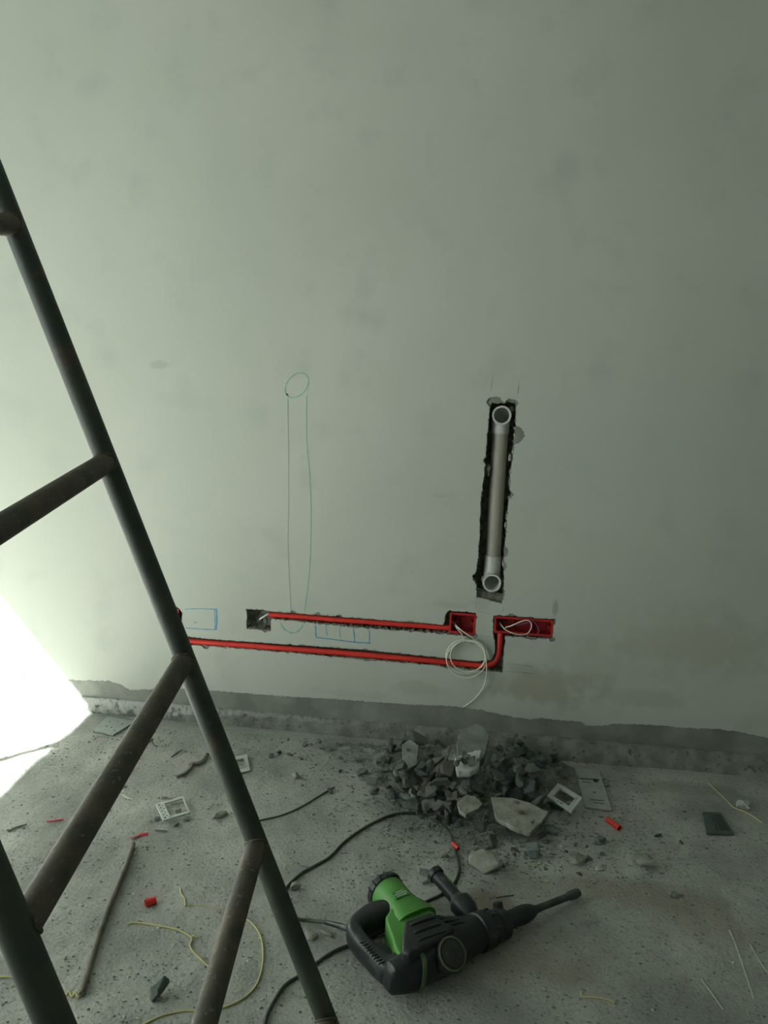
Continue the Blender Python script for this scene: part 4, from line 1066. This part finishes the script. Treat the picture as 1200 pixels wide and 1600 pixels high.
# long rod
P = spline([gz(208, 1319, .0065), gz(197, 1352, .0065), gz(181, 1392, .0065), gz(163, 1437, .0065), gz(144, 1495, .0065), gz(128, 1553, .0065)], 8)
bm = bmesh.new(); add_tube(bm, P, lambda t: .0062 + .0006 * noise.noise(Vector((t * 9, 0, 0))), 14, True, P[0]); o = autosmooth(link('metal_rod', bm, M_STICK)); o.location = P[0]
tag(o, 'long slightly bent dusty grey rod lying on the floor between the lower tubes', 'rod')
def fwire(pts, r, m, label, name='wire_offcut', cat='wire'):
    P = [gz(p[0], p[1], r + (p[2] if len(p) > 2 else 0)) for p in pts]
    return wire(name, P, r, m, label, cat)
fwire([(200, 1445), (207, 1442), (225, 1443), (250, 1447), (275, 1452), (292, 1460), (300, 1467), (297, 1478), (304, 1489), (315, 1500), (328, 1512)], .0019, M_WIREY, 'yellow wire with a kink running up to the lowest cross tube')
fwire([(298, 1466), (303, 1462, .006), (307, 1464, .004)], .0017, M_WIREY, 'tiny yellow wire curl at the kink of the longer yellow wire')
fwire([(378, 1432), (392, 1441), (405, 1458), (411, 1482), (409, 1515), (398, 1543), (375, 1563), (345, 1575), (318, 1580), (290, 1579), (260, 1585), (235, 1595), (205, 1612)], .0019, M_WIREY, 'long yellow wire curving in an arc behind the lowest cross tube')
fwire([(282, 1388), (283, 1397), (288, 1403), (289, 1408), (290, 1416)], .0018, M_WIREY, 'short pale yellow wire piece in the middle of the left floor')
fwire([(290, 1415), (305, 1415), (325, 1416), (345, 1421)], .0010, M_WIREY, 'very thin yellow strand running right from the short wire piece')
fwire([(-15, 1530), (0, 1527), (20, 1527), (40, 1532)], .0019, M_WIREY, 'yellow wire end poking out at the left edge behind the near tube')
fwire([(94, 1548), (103, 1554), (108, 1549, .004), (113, 1557), (118, 1551, .004), (122, 1558), (127, 1554)], .0024, M_WIREY, 'twisted yellow wire tuft at the near end of the long rod')
fwire([(1106, 1222), (1120, 1236), (1136, 1251), (1146, 1261), (1160, 1267), (1176, 1275), (1191, 1286)], .0017, M_WIREY, 'long yellow wire on the floor at the far right beside the crumpled scrap')
fwire([(1105, 1224), (1110, 1218), (1120, 1217)], .0012, M_WIREY, 'faint hook of thin yellow wire at the far right near the wall')
fwire([(908, 1549), (910, 1557), (925, 1558), (940, 1560), (952, 1563), (960, 1568)], .0018, M_WIREY, 'short yellow green wire at the bottom of the floor right of centre')
fwire([(789, 1488), (797, 1500), (806, 1512)], .0009, M_WIREY, 'thin straw coloured strand in front of the hammer')
fwire([(398, 1284), (415, 1280), (440, 1274), (470, 1261), (500, 1243), (522, 1230)], .0022, M_CORDG, 'thin dark grey wire running from the long tube toward the heap')
fwire([(226, 1143), (235, 1152), (240, 1163), (246, 1166)], .0014, M_CORDG, 'thin dark wire near the wall left of the long tube')
fwire([(775, 1403), (790, 1400), (803, 1399)], .0012, M_CORDG, 'short dark strand above the hammer chuck')
# pale scrapes trodden into the floor
def scrape(pts, w):
    P = spline([gz(px, py, 0) for px, py in pts], 8); bm = bmesh.new(); L_, R_ = [], []
    for i, p in enumerate(P):
        t = (P[min(i + 1, len(P) - 1)] - P[max(i - 1, 0)]).normalized(); q = t.cross(ZV); s = w * (.4 + .9 * abs(noise.noise(p * 60)))
        for l_, sg in ((L_, 1), (R_, -1)):
            v = p + q * s * sg; l_.append(bm.verts.new((v.x, v.y, floor_z(v.x, v.y) + .0006)))
    M_ = [bm.verts.new((p.x, p.y, floor_z(p.x, p.y) + .0022)) for p in P]
    for i in range(len(P) - 1):
        bm.faces.new((L_[i], L_[i + 1], M_[i + 1], M_[i])); bm.faces.new((M_[i], M_[i + 1], R_[i + 1], R_[i]))
    link('floor_scrape', bm, M_SCUFF, floor, smooth=True)['label'] = 'pale streak of mortar on the floor'
scrape([(1140, 1454), (1152, 1482), (1165, 1520), (1178, 1562)], .004)
scrape([(1172, 1476), (1186, 1500), (1204, 1524)], .003)
scrape([(1096, 1530), (1112, 1552), (1130, 1578)], .003)
